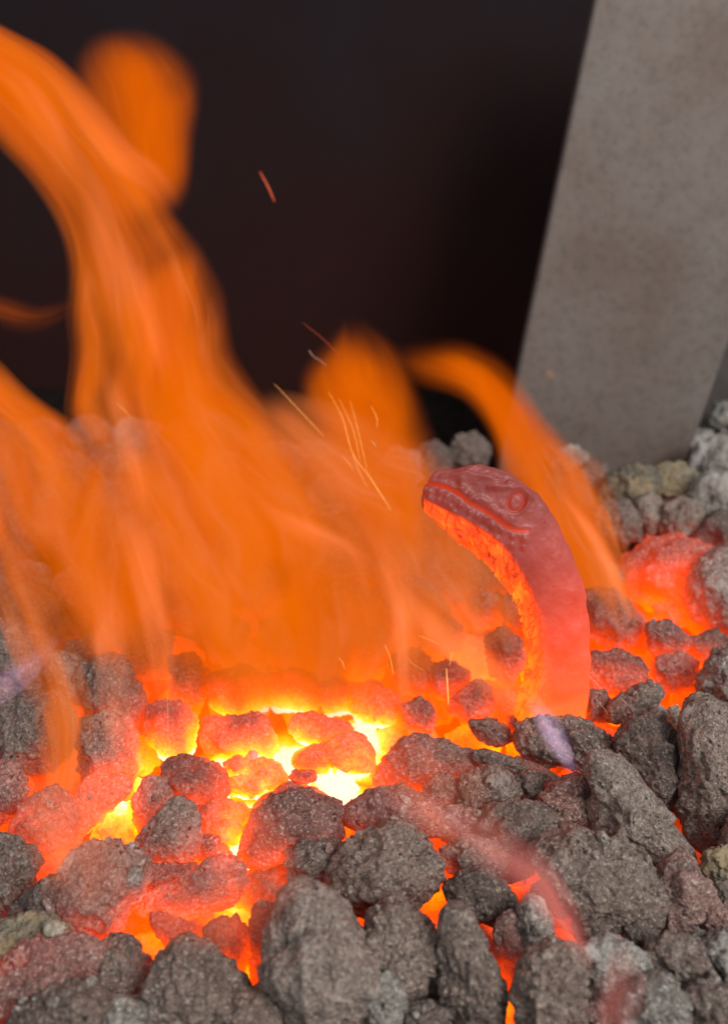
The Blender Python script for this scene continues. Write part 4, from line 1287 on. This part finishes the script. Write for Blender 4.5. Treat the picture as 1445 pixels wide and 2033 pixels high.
# ------------------------------------------------------------------ sparks
def spark_material(name, col, st):
    m, nt, out = new_mat(name)
    e = N(nt, 'ShaderNodeEmission')
    tc = N(nt, 'ShaderNodeTexCoord')
    n = N(nt, 'ShaderNodeTexNoise'); setin(n, Scale=300.0); nt.links.new(tc.outputs['Object'], n.inputs['Vector'])
    r = ramp(nt, [(0.3, tuple(c * .7 for c in col)), (0.7, col)], n.outputs[0])
    nt.links.new(r.outputs[0], e.inputs[0]); e.inputs[1].default_value = st
    nt.links.new(e.outputs[0], out.inputs[0])
    m.cycles.emission_sampling = 'NONE'
    return m


SP_R = spark_material('spark_red', (1.0, 0.16, 0.07), 1.0)
SP_Y = spark_material('spark_yellow', (1.0, 0.42, 0.10), 1.7)
SP_W = spark_material('spark_pale', (1.0, 0.62, 0.40), 0.9)


def spark(pts, Y, r, mat, label):
    c = catmull([(x, y, 0) for x, y in pts], 16)[:, :2]
    P = np.array([at(x, y, Y) for x, y in c])
    m_ = 6
    t = np.linspace(0, 1, len(P))
    rr = r * np.sin(np.clip(t * 0.9 + 0.05, 0, 1) * math.pi) ** 0.5
    phi = np.linspace(0, 2 * math.pi, m_, endpoint=False)
    V = (P[:, None, :] + rr[:, None, None] * (np.cos(phi)[None, :, None] * RT + np.sin(phi)[None, :, None] * np.array([0, 1., 0]))).reshape(-1, 3)
    i = np.arange(len(P) * m_).reshape(-1, m_); j = np.roll(i, -1, axis=1)
    Fc = np.stack([i[:-1], j[:-1], j[1:], i[1:]], -1).reshape(-1, 4)
    org = P[0]
    o = link('spark', mesh_from('spark', V - org, Fc, mat), org)
    tag(o, label, 'spark', 'glowing sparks thrown off the fire')


mp = 0.00024
for pts, dy, w, mt, lab in [
    ([(516, 341), (532, 370), (545, 400)], -.03, 2.0, SP_R, 'single red spark alone against the dark hood wall'),
    ([(613, 695), (622, 707), (636, 716), (648, 726)], -.04, .9, SP_W, 'small kinked pale spark, topmost of the swarm over the middle flame'),
    ([(545, 762), (590, 810), (643, 866)], -.04, .8, SP_Y, 'long straight spark on the dark side of the middle flame'),
    ([(652, 778), (680, 830), (700, 900), (735, 950), (775, 1014)], -.04, .8, SP_Y, 'longest curved spark inside the middle flame'),
    ([(672, 790), (700, 850), (715, 915)], -.04, .6, SP_Y, 'thin spark close beside the longest curved spark'),
    ([(695, 795), (712, 860), (728, 930)], -.04, .6, SP_Y, 'faint spark in the heart of the middle flame'),
    ([(736, 805), (748, 830), (748, 850)], -.04, .7, SP_Y, 'short hooked spark high in the middle flame'),
    ([(733, 874), (741, 878), (746, 888)], -.04, .8, SP_W, 'tiny bent spark right of the longest curved spark'),
    ([(886, 1327), (888, 1360), (890, 1399)], -.05, 2.1, SP_Y, 'thick bright yellow upright spark just left of the snake neck'),
    ([(898, 1291), (895, 1306), (892, 1322)], -.05, .7, SP_Y, 'short spark just above the thick yellow one'),
    ([(764, 1280), (774, 1305), (781, 1340)], -.05, .8, SP_Y, 'curved spark over the hot coals below the salmon flame'),
    ([(1166, 1340), (1182, 1355), (1200, 1374)], -.05, .8, SP_W, 'slanting spark right of the foot of the snake'),
    ([(1230, 1385), (1240, 1394), (1250, 1403)], -.05, .7, SP_W, 'short spark over the grey lump beyond the snake foot'),
    ([(1290, 1247), (1305, 1257), (1320, 1270)], -.05, .7, SP_W, 'small spark before the red glowing lumps near the edge'),
    ([(333, 1375), (334, 1420), (334, 1470)], -.05, .6, SP_W, 'fine vertical spark left of the white-hot core'),
    ([(600, 640), (640, 672), (675, 706)], -.04, .6, SP_R, 'faint dull spark above the middle flame, highest of the thin ones'),
    ([(725, 930), (748, 968), (778, 1012)], -.04, .6, SP_Y, 'thin spark at the lower end of the swarm in the middle flame'),
    ([(700, 905), (722, 955), (732, 968)], -.04, .5, SP_Y, 'hair-thin spark beside the foot of the longest curved spark'),
    ([(680, 905), (694, 922), (700, 932)], -.04, .5, SP_Y, 'very short faint spark low in the middle flame'),
    ([(672, 1306), (680, 1315), (684, 1328)], -.05, .8, SP_Y, 'small bent spark over the dark orange lump behind the core'),
    ([(830, 1262), (850, 1269), (872, 1280)], -.05, .6, SP_Y, 'fine slanting spark left of the snake throat'),
    ([(806, 1304), (822, 1320), (845, 1334)], -.05, .5, SP_Y, 'hair-thin spark slanting over the glowing lumps before the snake'),
    ([(1188, 1395), (1198, 1406), (1206, 1418)], -.05, .5, SP_W, 'tiny spark just beyond the foot of the snake'),
    ([(590, 1582), (589, 1588), (592, 1594)], -.06, .9, SP_Y, 'tiny upright spark on the big lump below the core'),
    ([(418, 1796), (428, 1793), (438, 1789)], -.11, .7, SP_W, 'tiny spark on the long reddish lump below the core'),
    ([(232, 800), (248, 815), (262, 832)], -.05, .6, SP_Y, 'fine spark low in the tallest flame'),
]:
    spark(pts, YB + dy, w * mp * 0.55, mt, lab)
